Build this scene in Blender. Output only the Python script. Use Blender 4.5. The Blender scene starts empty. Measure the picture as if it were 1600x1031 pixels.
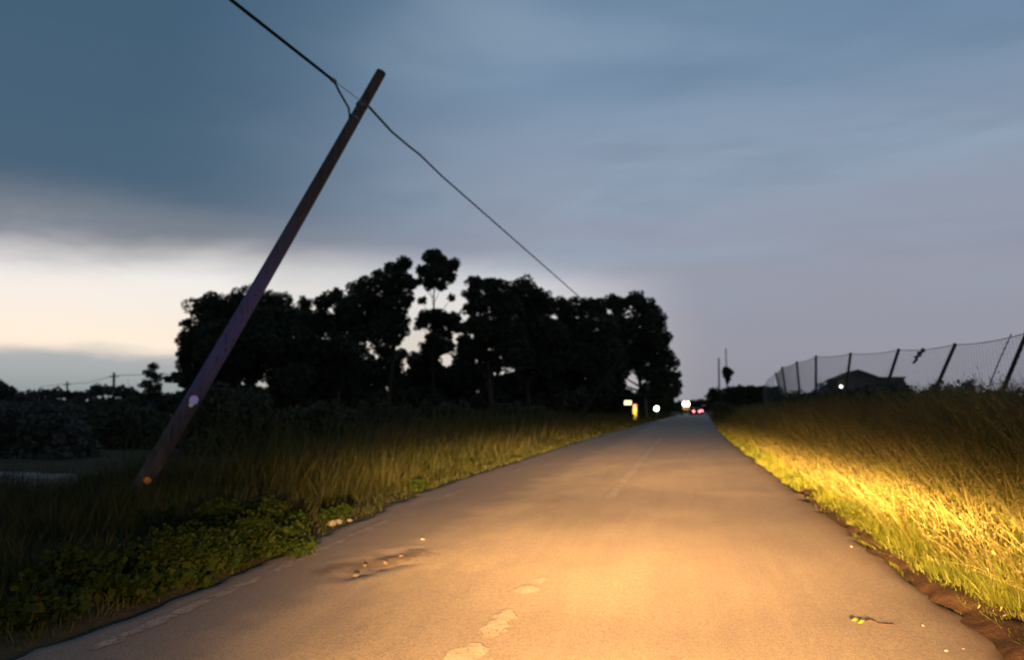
import bpy, math, random
import numpy as np
from mathutils import Vector, Matrix

random.seed(7)
RNG = np.random.default_rng(11)
SC = bpy.context.scene
COL = SC.collection
R = math.radians

# ------------------------------------------------------------------ camera
EYE = 1.35
FOC = 1250.0 / 1600.0            # focal length / image width
PITCH = math.atan(122.5 / 1250.0)
YAW = math.atan(270 / 1250.0 * math.cos(PITCH))
cd = bpy.data.cameras.new('camera')
cam = bpy.data.objects.new('camera', cd)
COL.objects.link(cam)
cam.location = (0, 0, EYE)
cam.rotation_euler = (R(90) + PITCH, 0, YAW)
cd.sensor_fit = 'HORIZONTAL'
cd.sensor_width = 36
cd.lens = 36 * FOC
cd.clip_start = 0.05
cd.clip_end = 12000
cd.dof.use_dof = True             # a phone held in a moving car: nothing far is quite in focus
cd.dof.focus_distance = 3.2
cd.dof.aperture_fstop = 2.3
SC.camera = cam
SC.render.resolution_x, SC.render.resolution_y = 1024, 659
SC.render.filter_size = 1.8

_f = (-math.sin(YAW) * math.cos(PITCH), math.cos(YAW) * math.cos(PITCH), math.sin(PITCH))
_r = (math.cos(YAW), math.sin(YAW), 0)
_u = (math.sin(YAW) * math.sin(PITCH), -math.cos(YAW) * math.sin(PITCH), math.cos(PITCH))

def ray(px, py):
    a, b = (px - 800) / 1250.0, -(py - 515.5) / 1250.0
    return Vector([_f[i] + a * _r[i] + b * _u[i] for i in range(3)])

def P(px, py, Y):
    d = ray(px, py)
    return Vector((0, 0, EYE)) + d * (Y / d.y)

def G(px, py, z=0.0):
    d = ray(px, py)
    return Vector((0, 0, EYE)) + d * ((z - EYE) / d.z)

# ------------------------------------------------------------------ node helpers
class NT:
    def __init__(s, tree):
        s.t = tree
        s.n = tree.nodes
        s.l = tree.links
    def put(s, sock, v):
        if isinstance(v, bpy.types.NodeSocket):
            s.l.new(v, sock)
        elif isinstance(v, (tuple, list)) and len(v) == 3 and sock.type == 'RGBA':
            sock.default_value = (*v, 1)
        else:
            sock.default_value = v
    def m(s, op, *a, clamp=False):
        n = s.n.new('ShaderNodeMath')
        n.operation = op
        n.use_clamp = clamp
        for i, v in enumerate(a):
            s.put(n.inputs[i], v)
        return n.outputs[0]
    def step(s, x, a, b):                       # smoothstep from a (0) to b (1); a may exceed b
        n = s.n.new('ShaderNodeMapRange')
        n.interpolation_type = 'SMOOTHSTEP'
        inv = a > b
        s.put(n.inputs[0], x)
        n.inputs[1].default_value, n.inputs[2].default_value = (b, a) if inv else (a, b)
        n.inputs[3].default_value, n.inputs[4].default_value = (1, 0) if inv else (0, 1)
        return n.outputs[0]
    def mix(s, fac, a, b, mode='MIX'):
        n = s.n.new('ShaderNodeMix')
        n.data_type = 'RGBA'
        n.blend_type = mode
        s.put(n.inputs[0], fac)
        s.put(n.inputs[6], a)
        s.put(n.inputs[7], b)
        return n.outputs[2]
    def sep(s, v):
        n = s.n.new('ShaderNodeSeparateXYZ')
        s.put(n.inputs[0], v)
        return n.outputs
    def comb(s, x, y, z):
        n = s.n.new('ShaderNodeCombineXYZ')
        for i, v in enumerate((x, y, z)):
            s.put(n.inputs[i], v)
        return n.outputs[0]
    def noise(s, vec, scale, detail=4, rough=0.5, dist=0.0):
        n = s.n.new('ShaderNodeTexNoise')
        s.put(n.inputs['Vector'], vec)
        n.inputs['Scale'].default_value = scale
        n.inputs['Detail'].default_value = detail
        n.inputs['Roughness'].default_value = rough
        n.inputs['Distortion'].default_value = dist
        return n.outputs['Fac']
    def scale(s, vec, sx, sy, sz):
        n = s.n.new('ShaderNodeVectorMath')
        n.operation = 'MULTIPLY'
        s.put(n.inputs[0], vec)
        n.inputs[1].default_value = (sx, sy, sz)
        return n.outputs[0]
    def ramp(s, x, stops):
        n = s.n.new('ShaderNodeValToRGB')
        s.put(n.inputs[0], x)
        e = n.color_ramp.elements
        while len(e) < len(stops):
            e.new(0.5)
        for k, (p, c) in enumerate(stops):
            e[k].position = p
            e[k].color = (*c, 1)
        return n.outputs[0]

# ------------------------------------------------------------------ dusk sky
SUN_AZ, SUN_EL = -42.0, 1.2        # degrees from the road's heading, and above the horizon
w = bpy.data.worlds.new('World')
SC.world = w
w.use_nodes = True
w.node_tree.nodes.clear()
T = NT(w.node_tree)
tc = T.n.new('ShaderNodeTexCoord').outputs['Generated']
x, y, z = T.sep(tc)[:3]
el = T.m('MULTIPLY', T.m('ARCSINE', z), 57.2958)
az = T.m('MULTIPLY', T.m('ARCTAN2', x, y), 57.2958)
zz = T.m('ADD', T.m('MAXIMUM', z, 0.0), 0.16)
plane = T.comb(T.m('DIVIDE', x, zz), T.m('DIVIDE', y, zz), 0.0)      # the cloud deck seen in perspective
n_big = T.noise(T.scale(plane, 0.9, 1.5, 1), 0.9, 5, 0.52, 0.4)
n_str = T.noise(T.comb(T.m('MULTIPLY', az, 0.035), T.m('MULTIPLY', el, 0.16), 3.1), 1.0, 5, 0.55, 0.3)
n_edge = T.noise(T.comb(T.m('MULTIPLY', az, 0.12), T.m('MULTIPLY', el, 0.5), 8.4), 1.0, 5, 0.55, 0.2)
jb = T.m('MULTIPLY', T.m('SUBTRACT', n_str, 0.5), 5.0)
je = T.m('MULTIPLY', T.m('SUBTRACT', n_edge, 0.5), 3.2)
deck = T.ramp(T.m('DIVIDE', el, 90.0), [
    (0.0, (.285, .283, .325)), (0.045, (.312, .312, .372)), (0.10, (.312, .325, .400)), (0.17, (.282, .335, .432)),
    (0.25, (.185, .275, .400)), (0.34, (.105, .185, .300)), (0.6, (.065, .115, .195)), (1.0, (.055, .10, .17))])
deck = T.mix(T.m('MULTIPLY', T.step(n_big, 0.42, 0.66), T.m('MULTIPLY', T.step(el, 5.0, 13.0), 0.60)), deck, (.300, .400, .515))
deck = T.mix(T.m('MULTIPLY', T.step(n_str, 0.50, 0.28), T.m('MULTIPLY', T.step(el, 5.0, 12.0), 0.26)), deck, (.110, .165, .250))
elj = T.m('ADD', el, jb)
left = T.step(az, -8.0, -38.0)
dark = T.m('MULTIPLY', left, T.step(elj, 8.5, 14.2))
deck = T.mix(T.m('MULTIPLY', dark, 0.9), deck, (.046, .102, .165))
# the gap of clear evening sky under the deck, towards the sunset
sky = T.n.new('ShaderNodeTexSky')
sky.sky_type = 'NISHITA'
sky.sun_disc = False
sky.sun_elevation = R(SUN_EL)
sky.sun_rotation = R(SUN_AZ)
sky.air_density, sky.dust_density = 1.0, 1.5
clear = T.mix(T.step(el, 3.5, 9.5), (.90, .815, .690), (.84, .83, .82))
clear = T.mix(1.0, clear, T.mix(1.0, sky.outputs[0], (.006, .006, .006), 'MULTIPLY'), 'ADD')
glow_az = T.m('MAXIMUM', T.step(az, -17.0, -33.0), T.m('MULTIPLY', T.step(az, 2.0, -13.0), 0.80))
glow_az = T.m('MULTIPLY', glow_az, T.step(az, -150.0, -85.0))
gap = T.m('MULTIPLY', T.step(elj, 11.6, 7.9), glow_az)
veil = T.m('MULTIPLY', T.m('MULTIPLY', T.step(elj, 15.2, 9.2), T.step(az, -14.0, -34.0)), 0.62)
deck = T.mix(veil, deck, (.235, .225, .225))
col = T.mix(gap, deck, clear)
pk = T.m('MULTIPLY', T.m('MULTIPLY', T.step(T.m('ADD', el, je), 8.0, 4.5), T.step(az, 6.0, -16.0)), T.m('MULTIPLY', T.step(az, -33.0, -22.0), 0.55))
col = T.mix(T.m('MULTIPLY', pk, 0.6), col, (.55, .50, .48))
bank = T.m('MULTIPLY', T.step(T.m('ADD', el, je), 4.6, 2.7), T.step(az, -24.0, -33.0))
col = T.mix(bank, col, T.mix(T.step(el, 0.0, 3.6), (.275, .312, .318), (.42, .44, .445)))
bg = T.n.new('ShaderNodeBackground')
T.put(bg.inputs[0], col)
bg.inputs[1].default_value = 1.0
T.l.new(bg.outputs[0], T.n.new('ShaderNodeOutputWorld').inputs[0])

# the last of the sun, behind cloud and almost gone
sd = bpy.data.lights.new('sun', 'SUN')
sd.energy, sd.angle, sd.color = 0.03, R(12), (1.0, .82, .62)
sun = bpy.data.objects.new('sun', sd)
COL.objects.link(sun)
sv = Vector((math.sin(R(SUN_AZ)) * math.cos(R(SUN_EL + 2)), math.cos(R(SUN_AZ)) * math.cos(R(SUN_EL + 2)), math.sin(R(SUN_EL + 2))))
sun.rotation_euler = sv.to_track_quat('Z', 'Y').to_euler()

# dipped headlights of the car the picture is taken from: two lamps with a real low-beam pattern
def headlight(xx, power):
    ld = bpy.data.lights.new('car_headlight', 'POINT')
    ld.energy = power
    ld.color = (1.0, .575, .200)
    ld.shadow_soft_size = 0.07
    ld.use_nodes = True
    ld.node_tree.nodes.clear()
    H = NT(ld.node_tree)
    hx, hy, hz = H.sep(H.n.new('ShaderNodeTexCoord').outputs['Normal'])[:3]
    e = H.m('MULTIPLY', H.m('ARCSINE', hz), 57.2958)
    a = H.m('MULTIPLY', H.m('ARCTAN2', hx, hy), 57.2958)
    kick = H.m('MULTIPLY', H.step(a, 1.0, 14.0), 1.3)                   # the beam rises to the kerb side
    ee = H.m('SUBTRACT', e, kick)
    t = H.m('DIVIDE', H.m('ADD', ee, 3.9), 3.6)
    body = H.m('EXPONENT', H.m('MULTIPLY', H.m('MULTIPLY', t, t), -1.0))
    body = H.m('MULTIPLY', body, H.m('SUBTRACT', 1.0, H.m('MULTIPLY', H.m('MULTIPLY', H.step(a, 9.0, 18.0), H.step(e, -5.0, -2.0)), 0.35)))
    body = H.m('ADD', body, H.m('MULTIPLY', H.step(e, -26.0, -8.0), 0.16))
    cut = H.m('ADD', H.m('MULTIPLY', H.step(ee, 2.2, -1.1), 0.960), 0.040)
    g1 = H.m('SUBTRACT', a, 1.0)
    g1 = H.m('DIVIDE', g1, H.m('ADD', 17.5, H.m('MULTIPLY', H.step(a, 2.0, -6.0), 9.5)))
    side = H.m('MULTIPLY', H.m('EXPONENT', H.m('MULTIPLY', H.m('MULTIPLY', g1, g1), -1.0)), H.m('SUBTRACT', 1.0, H.m('MULTIPLY', H.step(a, -16.0, -34.0), H.m('MULTIPLY', H.step(e, -12.0, -5.0), 0.85))))
    side = H.m('ADD', side, H.m('MULTIPLY', H.m('MULTIPLY', H.step(a, -40.0, -12.0), H.step(a, 60.0, 25.0)), H.m('ADD', 0.025, H.m('MULTIPLY', H.step(e, -3.0, -9.0), 0.20))))
    h1, h2 = H.m('DIVIDE', H.m('ADD', a, 0.5), 12.5), H.m('DIVIDE', H.m('ADD', e, 1.6), 1.25)
    hot = H.m('EXPONENT', H.m('MULTIPLY', H.m('ADD', H.m('MULTIPLY', h1, h1), H.m('MULTIPLY', h2, h2)), -1.0))
    hot = H.m('MULTIPLY', H.m('MULTIPLY', hot, H.step(e, 0.5, -0.9)), 6.4)
    spill = H.m('MULTIPLY', H.m('MULTIPLY', H.step(H.m('ABSOLUTE', a), 75.0, 25.0), H.step(e, 38.0, 4.0)), 0.0034)
    inten = H.m('ADD', H.m('ADD', H.m('MULTIPLY', H.m('MULTIPLY', body, cut), side), spill), hot)
    em = H.n.new('ShaderNodeEmission')
    em.inputs[0].default_value = (1, 1, 1, 1)
    H.put(em.inputs[1], inten)
    H.l.new(em.outputs[0], H.n.new('ShaderNodeOutputLight').inputs[0])
    o = bpy.data.objects.new('car_headlight', ld)
    COL.objects.link(o)
    o.location = (xx, 1.45, 0.68)
headlight(-0.72, 32000)
headlight(0.62, 32000)

vs = SC.view_settings
vs.view_transform = 'Standard'
vs.look = 'None'
vs.exposure, vs.gamma = 0.0, 1.0
SC.render.engine = 'CYCLES'
SC.cycles.use_denoising = True
SC.cycles.max_bounces = 5
SC.cycles.transparent_max_bounces = 12
SC.cycles.sample_clamp_indirect = 4

# ------------------------------------------------------------------ materials
MATS = {}
def mat(name, build):
    m = bpy.data.materials.new(name)
    m.use_nodes = True
    m.node_tree.nodes.clear()
    t = NT(m.node_tree)
    build(t)
    MATS[name] = m
    return m

def out(t, shader):
    t.l.new(shader, t.n.new('ShaderNodeOutputMaterial').inputs[0])

def pbsdf(t, colr, rough=0.8, spec=0.3, metal=0.0, bump=None, bstr=0.3, bdist=0.02, **kw):
    b = t.n.new('ShaderNodeBsdfPrincipled')
    t.put(b.inputs['Base Color'], colr)
    t.put(b.inputs['Roughness'], rough)
    t.put(b.inputs['Specular IOR Level'], spec)
    t.put(b.inputs['Metallic'], metal)
    for k, v in kw.items():
        t.put(b.inputs[k.replace('_', ' ')], v)
    if bump is not None:
        bn = t.n.new('ShaderNodeBump')
        bn.inputs['Strength'].default_value = bstr
        bn.inputs['Distance'].default_value = bdist
        t.put(bn.inputs['Height'], bump)
        t.l.new(bn.outputs[0], b.inputs['Normal'])
    return b.outputs[0]

def pos(t):
    return t.n.new('ShaderNodeNewGeometry').outputs['Position']

def obco(t):
    return t.n.new('ShaderNodeTexCoord').outputs['Object']

def mottled(name, c1, c2, sc=4.0, rough=0.85, spec=0.25, bstr=0.3, bdist=0.02, metal=0.0):
    def b(t):
        v = obco(t)
        n = t.noise(v, sc, 6, 0.6)
        n2 = t.noise(v, sc * 9, 3, 0.6)
        c = t.mix(t.step(n, 0.35, 0.66), c1, c2)
        out(t, pbsdf(t, c, rough, spec, metal, t.m('ADD', n, t.m('MULTIPLY', n2, 0.4)), bstr, bdist))
    return mat(name, b)

def foliage(name, c1, c2, c3, rough=0.6, spec=0.25, trans=0.25, big=0.4):
    def b(t):
        g = t.n.new('ShaderNodeNewGeometry')
        rnd = g.outputs['Random Per Island']
        n = t.noise(g.outputs['Position'], big, 3, 0.5)
        c = t.mix(t.step(n, 0.38, 0.62), c1, c2)
        c = t.mix(t.m('MULTIPLY', t.step(rnd, 0.55, 1.0), 0.7), c, c3)
        s = pbsdf(t, c, rough, spec)
        tr = t.n.new('ShaderNodeBsdfTranslucent')
        t.put(tr.inputs[0], c)
        mx = t.n.new('ShaderNodeMixShader')
        mx.inputs[0].default_value = trans
        t.l.new(s, mx.inputs[1])
        t.l.new(tr.outputs[0], mx.inputs[2])
        out(t, mx.outputs[0])
    return mat(name, b)

def glow(name, c, strength):
    def b(t):
        e = t.n.new('ShaderNodeEmission')
        e.inputs[0].default_value = (*c, 1)
        e.inputs[1].default_value = strength
        out(t, e.outputs[0])
    return mat(name, b)

def m_asphalt(t):
    p = pos(t)
    px_, py_, _ = t.sep(p)[:3]
    wob = t.m('MULTIPLY', t.m('SUBTRACT', t.noise(p, 1.1, 5, 0.6), 0.5), 1.5)
    s_ = t.m('ADD', px_, wob)
    streak = t.noise(t.scale(p, 6.0, 0.22, 1), 1.0, 4, 0.6)
    blot = t.noise(t.scale(p, 1.0, 0.5, 1), 0.9, 6, 0.62)
    fine = t.noise(p, 42, 4, 0.75)
    c = t.mix(t.step(blot, 0.34, 0.68), (.212, .160, .130), (.272, .206, .160))
    c = t.mix(t.m('MULTIPLY', t.step(streak, 0.42, 0.68), 0.40), c, (.290, .226, .168))
    # dried mud dragged over the lane; the strip by the left edge line stays bare and greyer
    bare = t.step(s_, -2.45, -2.85)
    c = t.mix(t.m('MULTIPLY', bare, 0.8), c, (.158, .120, .108))
    mud = t.m('MULTIPLY', t.step(t.m('ABSOLUTE', t.m('ADD', s_, 2.1)), 0.75, 0.1), t.step(t.noise(t.scale(p, 1, .4, 1), 2.4, 5, 0.65), 0.42, 0.6))
    c = t.mix(t.m('MULTIPLY', mud, 0.6), c, (.330, .250, .165))
    # darker bitumen seams and oil spots
    seam = t.m('MULTIPLY', t.step(t.noise(t.scale(p, 3.0, 0.5, 1), 1.6, 6, 0.7), 0.62, 0.75), 0.30)
    c = t.mix(seam, c, (.140, .108, .088))
    spots = t.step(t.noise(p, 7.0, 2, 0.5), 0.70, 0.78)
    c = t.mix(t.m('MULTIPLY', spots, 0.35), c, (.07, .055, .045))
    grit = t.noise(p, 110, 2, 0.6)
    c = t.mix(t.m('MULTIPLY', t.step(fine, 0.44, 0.64), 0.55), c, (.120, .094, .076))
    c = t.mix(t.m('MULTIPLY', t.step(grit, 0.54, 0.66), 0.55), c, (.42, .335, .25))
    # brown earth smeared round the broken patch in the left lane
    dx_, dy_ = t.m('ADD', px_, 2.68), t.m('SUBTRACT', py_, 6.75)
    ra = t.m('ADD', t.m('MULTIPLY', dx_, 0.55), t.m('MULTIPLY', dy_, 0.83))
    rb = t.m('SUBTRACT', t.m('MULTIPLY', dx_, 0.83), t.m('MULTIPLY', dy_, 0.55))
    rd = t.m('SQRT', t.m('ADD', t.m('POWER', t.m('MULTIPLY', ra, 0.95), 2.0), t.m('POWER', t.m('MULTIPLY', rb, 2.6), 2.0)))
    rd = t.m('ADD', rd, t.m('MULTIPLY', t.m('SUBTRACT', t.noise(p, 5.0, 5, 0.7), 0.5), 2.2))
    c = t.mix(t.m('MULTIPLY', t.step(rd, 0.75, 0.35), 0.75), c, (.105, .068, .042))
    # earth washed in from the right verge
    edge = t.step(t.m('ADD', px_, t.m('MULTIPLY', wob, 0.35)), 1.35, 1.8)
    c = t.mix(t.m('MULTIPLY', edge, t.m('MULTIPLY', t.step(py_, 45, 25), 0.7)), c, (.135, .075, .045))
    h = t.m('ADD', t.m('MULTIPLY', fine, 0.8), t.m('MULTIPLY', grit, 0.5))
    out(t, pbsdf(t, c, 0.80, 0.30, 0, h, 0.7, 0.010))
mat('asphalt', m_asphalt)

def flaked(t, shader, p, keep):
    """paint worn through to the asphalt below it"""
    n = t.m('ADD', t.m('MULTIPLY', t.noise(p, 38, 4, 0.75), 0.6), t.m('MULTIPLY', t.noise(p, 6, 4, 0.6), 0.4))
    mx = t.n.new('ShaderNodeMixShader')
    t.put(mx.inputs[0], t.step(n, keep + 0.06, keep - 0.03))
    t.l.new(t.n.new('ShaderNodeBsdfTransparent').outputs[0], mx.inputs[1])
    t.l.new(shader, mx.inputs[2])
    out(t, mx.outputs[0])

def m_paint(t):
    p = pos(t)
    n = t.noise(p, 9, 6, 0.7)
    n2 = t.noise(p, 45, 3, 0.7)
    c = t.mix(t.step(n, 0.40, 0.66), (.390, .318, .243), (.300, .236, .180))
    c = t.mix(t.m('MULTIPLY', t.step(n2, 0.45, 0.62), 0.75), c, (.225, .178, .138))
    flaked(t, pbsdf(t, c, 0.7, 0.3, 0, n2, 0.3, 0.004), p, 0.575)
mat('worn_paint', m_paint)

def m_faint(t):
    p = pos(t)
    n = t.noise(t.scale(p, 1, .6, 1), 7, 6, 0.7)
    c = t.mix(t.step(n, 0.36, 0.64), (.320, .250, .202), (.225, .175, .145))
    flaked(t, pbsdf(t, c, 0.75, 0.3), p, 0.54)
mat('faint_paint', m_faint)

def m_soil(t):
    p = pos(t)
    n = t.noise(p, 0.9, 6, 0.6)
    n2 = t.noise(p, 12, 5, 0.65)
    c = t.mix(t.step(n, 0.38, 0.62), (.045, .036, .022), (.060, .055, .024))
    c = t.mix(t.m('MULTIPLY', t.step(n2, 0.45, 0.7), 0.6), c, (.085, .050, .030))
    out(t, pbsdf(t, c, 0.95, 0.1, 0, n2, 0.7, 0.05))
mat('soil', m_soil)
mottled('red_earth', (.075, .038, .022), (.040, .022, .014), 6, 0.95, 0.1, 0.8, 0.03)
mottled('pit_earth', (.175, .122, .080), (.125, .085, .056), 9, 0.95, 0.1, 0.6, 0.03)
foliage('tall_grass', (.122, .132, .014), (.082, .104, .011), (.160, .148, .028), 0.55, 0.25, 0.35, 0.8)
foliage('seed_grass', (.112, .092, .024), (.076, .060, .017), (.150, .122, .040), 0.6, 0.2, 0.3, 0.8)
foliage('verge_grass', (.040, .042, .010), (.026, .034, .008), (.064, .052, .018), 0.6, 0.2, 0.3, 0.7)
foliage('weed_leaf', (.022, .038, .005), (.014, .027, .004), (.042, .046, .007), 0.7, 0.1, 0.25, 1.4)
foliage('pine_needles', (.030, .042, .022), (.022, .034, .018), (.045, .052, .024), 0.6, 0.2, 0.1, 0.5)
foliage('olive_leaf', (.048, .055, .045), (.038, .046, .034), (.070, .072, .058), 0.55, 0.25, 0.15, 0.6)
foliage('hedge_leaf', (.032, .044, .020), (.024, .034, .016), (.050, .055, .022), 0.55, 0.25, 0.15, 0.6)
mottled('bark', (.060, .042, .030), (.035, .026, .020), 3, 0.95, 0.1, 0.8, 0.05)

def m_pole(t):
    p = obco(t)
    grain = t.noise(t.scale(p, 14, 14, 0.7), 1.0, 5, 0.6)
    blot = t.noise(p, 1.6, 4, 0.6)
    _, _, pz = t.sep(p)[:3]
    c = t.mix(t.step(grain, 0.35, 0.68), (.034, .028, .028), (.060, .047, .044))
    # violet reflected sheen painted into the wood colour, fading towards butt and top
    vio_sheen = t.m('MULTIPLY', t.step(t.m('ADD', pz, t.m('MULTIPLY', blot, 0.9)), 1.6, 2.7), t.step(t.m('ADD', pz, t.m('MULTIPLY', blot, 1.2)), 5.2, 3.6))
    c = t.mix(t.m('MULTIPLY', vio_sheen, 0.75), c, (.095, .080, .215))
    split = t.step(t.noise(t.scale(p, 26, 26, 0.35), 1.0, 3, 0.5), 0.60, 0.66)
    c = t.mix(t.m('MULTIPLY', split, 0.8), c, (.015, .012, .012))
    out(t, pbsdf(t, c, 0.7, 0.3, 0, t.m('SUBTRACT', grain, split), 0.8, 0.012))
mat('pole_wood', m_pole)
mottled('dark_wood', (.022, .020, .019), (.015, .014, .014), 5, 0.95, 0.05)
mottled('cable_rubber', (.010, .010, .011), (.016, .016, .017), 8, 0.9, 0.08)
mottled('galvanised', (.110, .110, .115), (.070, .070, .072), 9, 0.5, 0.5, 0.2, 0.005, 0.5)
mottled('fence_post', (.020, .018, .018), (.035, .030, .028), 7, 0.8, 0.2)
mottled('fence_wire', (.10, .10, .105), (.14, .14, .14), 9, 0.6, 0.3)
mottled('concrete', (.15, .148, .14), (.10, .098, .094), 3, 0.9, 0.2, 0.5, 0.01)
mottled('stone', (.120, .085, .058), (.075, .052, .036), 14, 0.9, 0.2, 0.7, 0.02)
mottled('pale_stone', (.26, .235, .19), (.18, .165, .13), 14, 0.85, 0.2, 0.6, 0.02)
mottled('plaster', (.085, .072, .062), (.060, .052, .046), 1.2, 0.92, 0.15)
mottled('roof_tile', (.075, .045, .034), (.050, .034, .028), 2.5, 0.9, 0.15, 0.6, 0.04)
mottled('window_glass', (.012, .014, .018), (.016, .018, .022), 2, 0.12, 0.5, 0.05, 0.002)
mottled('old_frame', (.06, .055, .05), (.045, .04, .036), 6, 0.7, 0.3)
mottled('rag_cloth', (.045, .045, .040), (.070, .068, .055), 9, 0.95, 0.1)
mottled('twig_bark', (.045, .028, .018), (.070, .042, .026), 30, 0.9, 0.1)
mottled('fresh_leaf', (.050, .078, .008), (.070, .095, .010), 30, 0.5, 0.3)
mottled('car_paint_dark', (.020, .021, .024), (.024, .025, .028), 2, 0.3, 0.5, 0.0)
mottled('car_paint_red', (.055, .012, .012), (.065, .015, .014), 2, 0.3, 0.5, 0.0)
mottled('tractor_paint', (.045, .012, .008), (.060, .016, .010), 3, 0.5, 0.4, 0.1)
mottled('tyre_rubber', (.012, .012, .012), (.022, .020, .018), 12, 0.9, 0.15)
mottled('rim_metal', (.18, .18, .18), (.12, .12, .12), 8, 0.4, 0.5, 0.1, 0.005, 0.6)
mottled('plate_white', (.45, .45, .42), (.40, .40, .38), 8, 0.5, 0.3)
mottled('violet_plate', (.62, .52, .95), (.50, .42, .85), 18, 0.45, 0.4)
mottled('white_plate', (.80, .78, .74), (.65, .63, .58), 18, 0.45, 0.4)
mottled('orange_reflector', (.95, .24, .02), (.80, .18, .02), 18, 0.25, 0.6)
mottled('lamp_housing', (.05, .05, .05), (.035, .035, .035), 8, 0.6, 0.3)
glow('white_lamp', (.86, 1.0, .92), 26.0)
glow('amber_lamp', (1.0, .74, .34), 26.0)
glow('tail_lamp', (1.0, .10, .12), 22.0)
glow('dipped_lamp', (1.0, .42, .12), 1.4)
glow('house_lamp', (1.0, .95, .80), 8.0)
glow('window_light', (1.0, .70, .36), 3.0)
def m_doorlight(t):
    v = obco(t)
    z_ = t.sep(v)[2]
    n = t.noise(v, 3, 3, 0.5)
    c = t.mix(t.step(t.m('ADD', z_, t.m('MULTIPLY', n, .3)), 1.1, 1.75), (1.0, .62, .05), (.75, .36, .13))
    e = t.n.new('ShaderNodeEmission')
    t.put(e.inputs[0], c)
    e.inputs[1].default_value = 2.6
    out(t, e.outputs[0])
mat('door_light', m_doorlight)

# ------------------------------------------------------------------ mesh helpers
ORI = {}
def link(o):
    COL.objects.link(o)
    return o

def tag(o, label=None, cat=None, group=None, kind=None):
    if label: o['label'] = label
    if cat: o['category'] = cat
    if group: o['group'] = group
    if kind: o['kind'] = kind
    return o

def thing(name, loc, label, cat, group=None):
    o = link(bpy.data.objects.new(name, None))
    o.location = loc
    o.empty_display_size = 0.3
    ORI[o.name] = Vector(loc)
    return tag(o, label, cat, group)

def mesh_obj(name, verts, faces, m, parent=None, smooth=False, origin=None):
    """world-space geometry linked as one mesh, relative to its parent's base point"""
    v = np.asarray(verts, dtype=np.float64)
    o0 = ORI.get(parent.name, Vector((0, 0, 0))) if parent is not None else Vector(origin or (0, 0, 0))
    if len(v):
        v = v - np.array(o0)
    me = bpy.data.meshes.new(name)
    if isinstance(faces, np.ndarray):
        nf, k = faces.shape
        me.vertices.add(len(v))
        me.vertices.foreach_set('co', v.astype(np.float32).ravel())
        me.loops.add(nf * k)
        me.loops.foreach_set('vertex_index', faces.astype(np.int32).ravel())
        me.polygons.add(nf)
        me.polygons.foreach_set('loop_start', np.arange(0, nf * k, k, dtype=np.int32))
        me.polygons.foreach_set('loop_total', np.full(nf, k, dtype=np.int32))
        me.update(calc_edges=True)
    else:
        me.from_pydata([tuple(p) for p in v], [], faces)
        me.update()
    if smooth:
        me.polygons.foreach_set('use_smooth', [True] * len(me.polygons))
    me.materials.append(MATS[m])
    o = link(bpy.data.objects.new(name, me))
    if parent is not None:
        o.parent = parent
        ORI[o.name] = o0
    else:
        o.location = o0
        ORI[o.name] = o0
    return o

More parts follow.
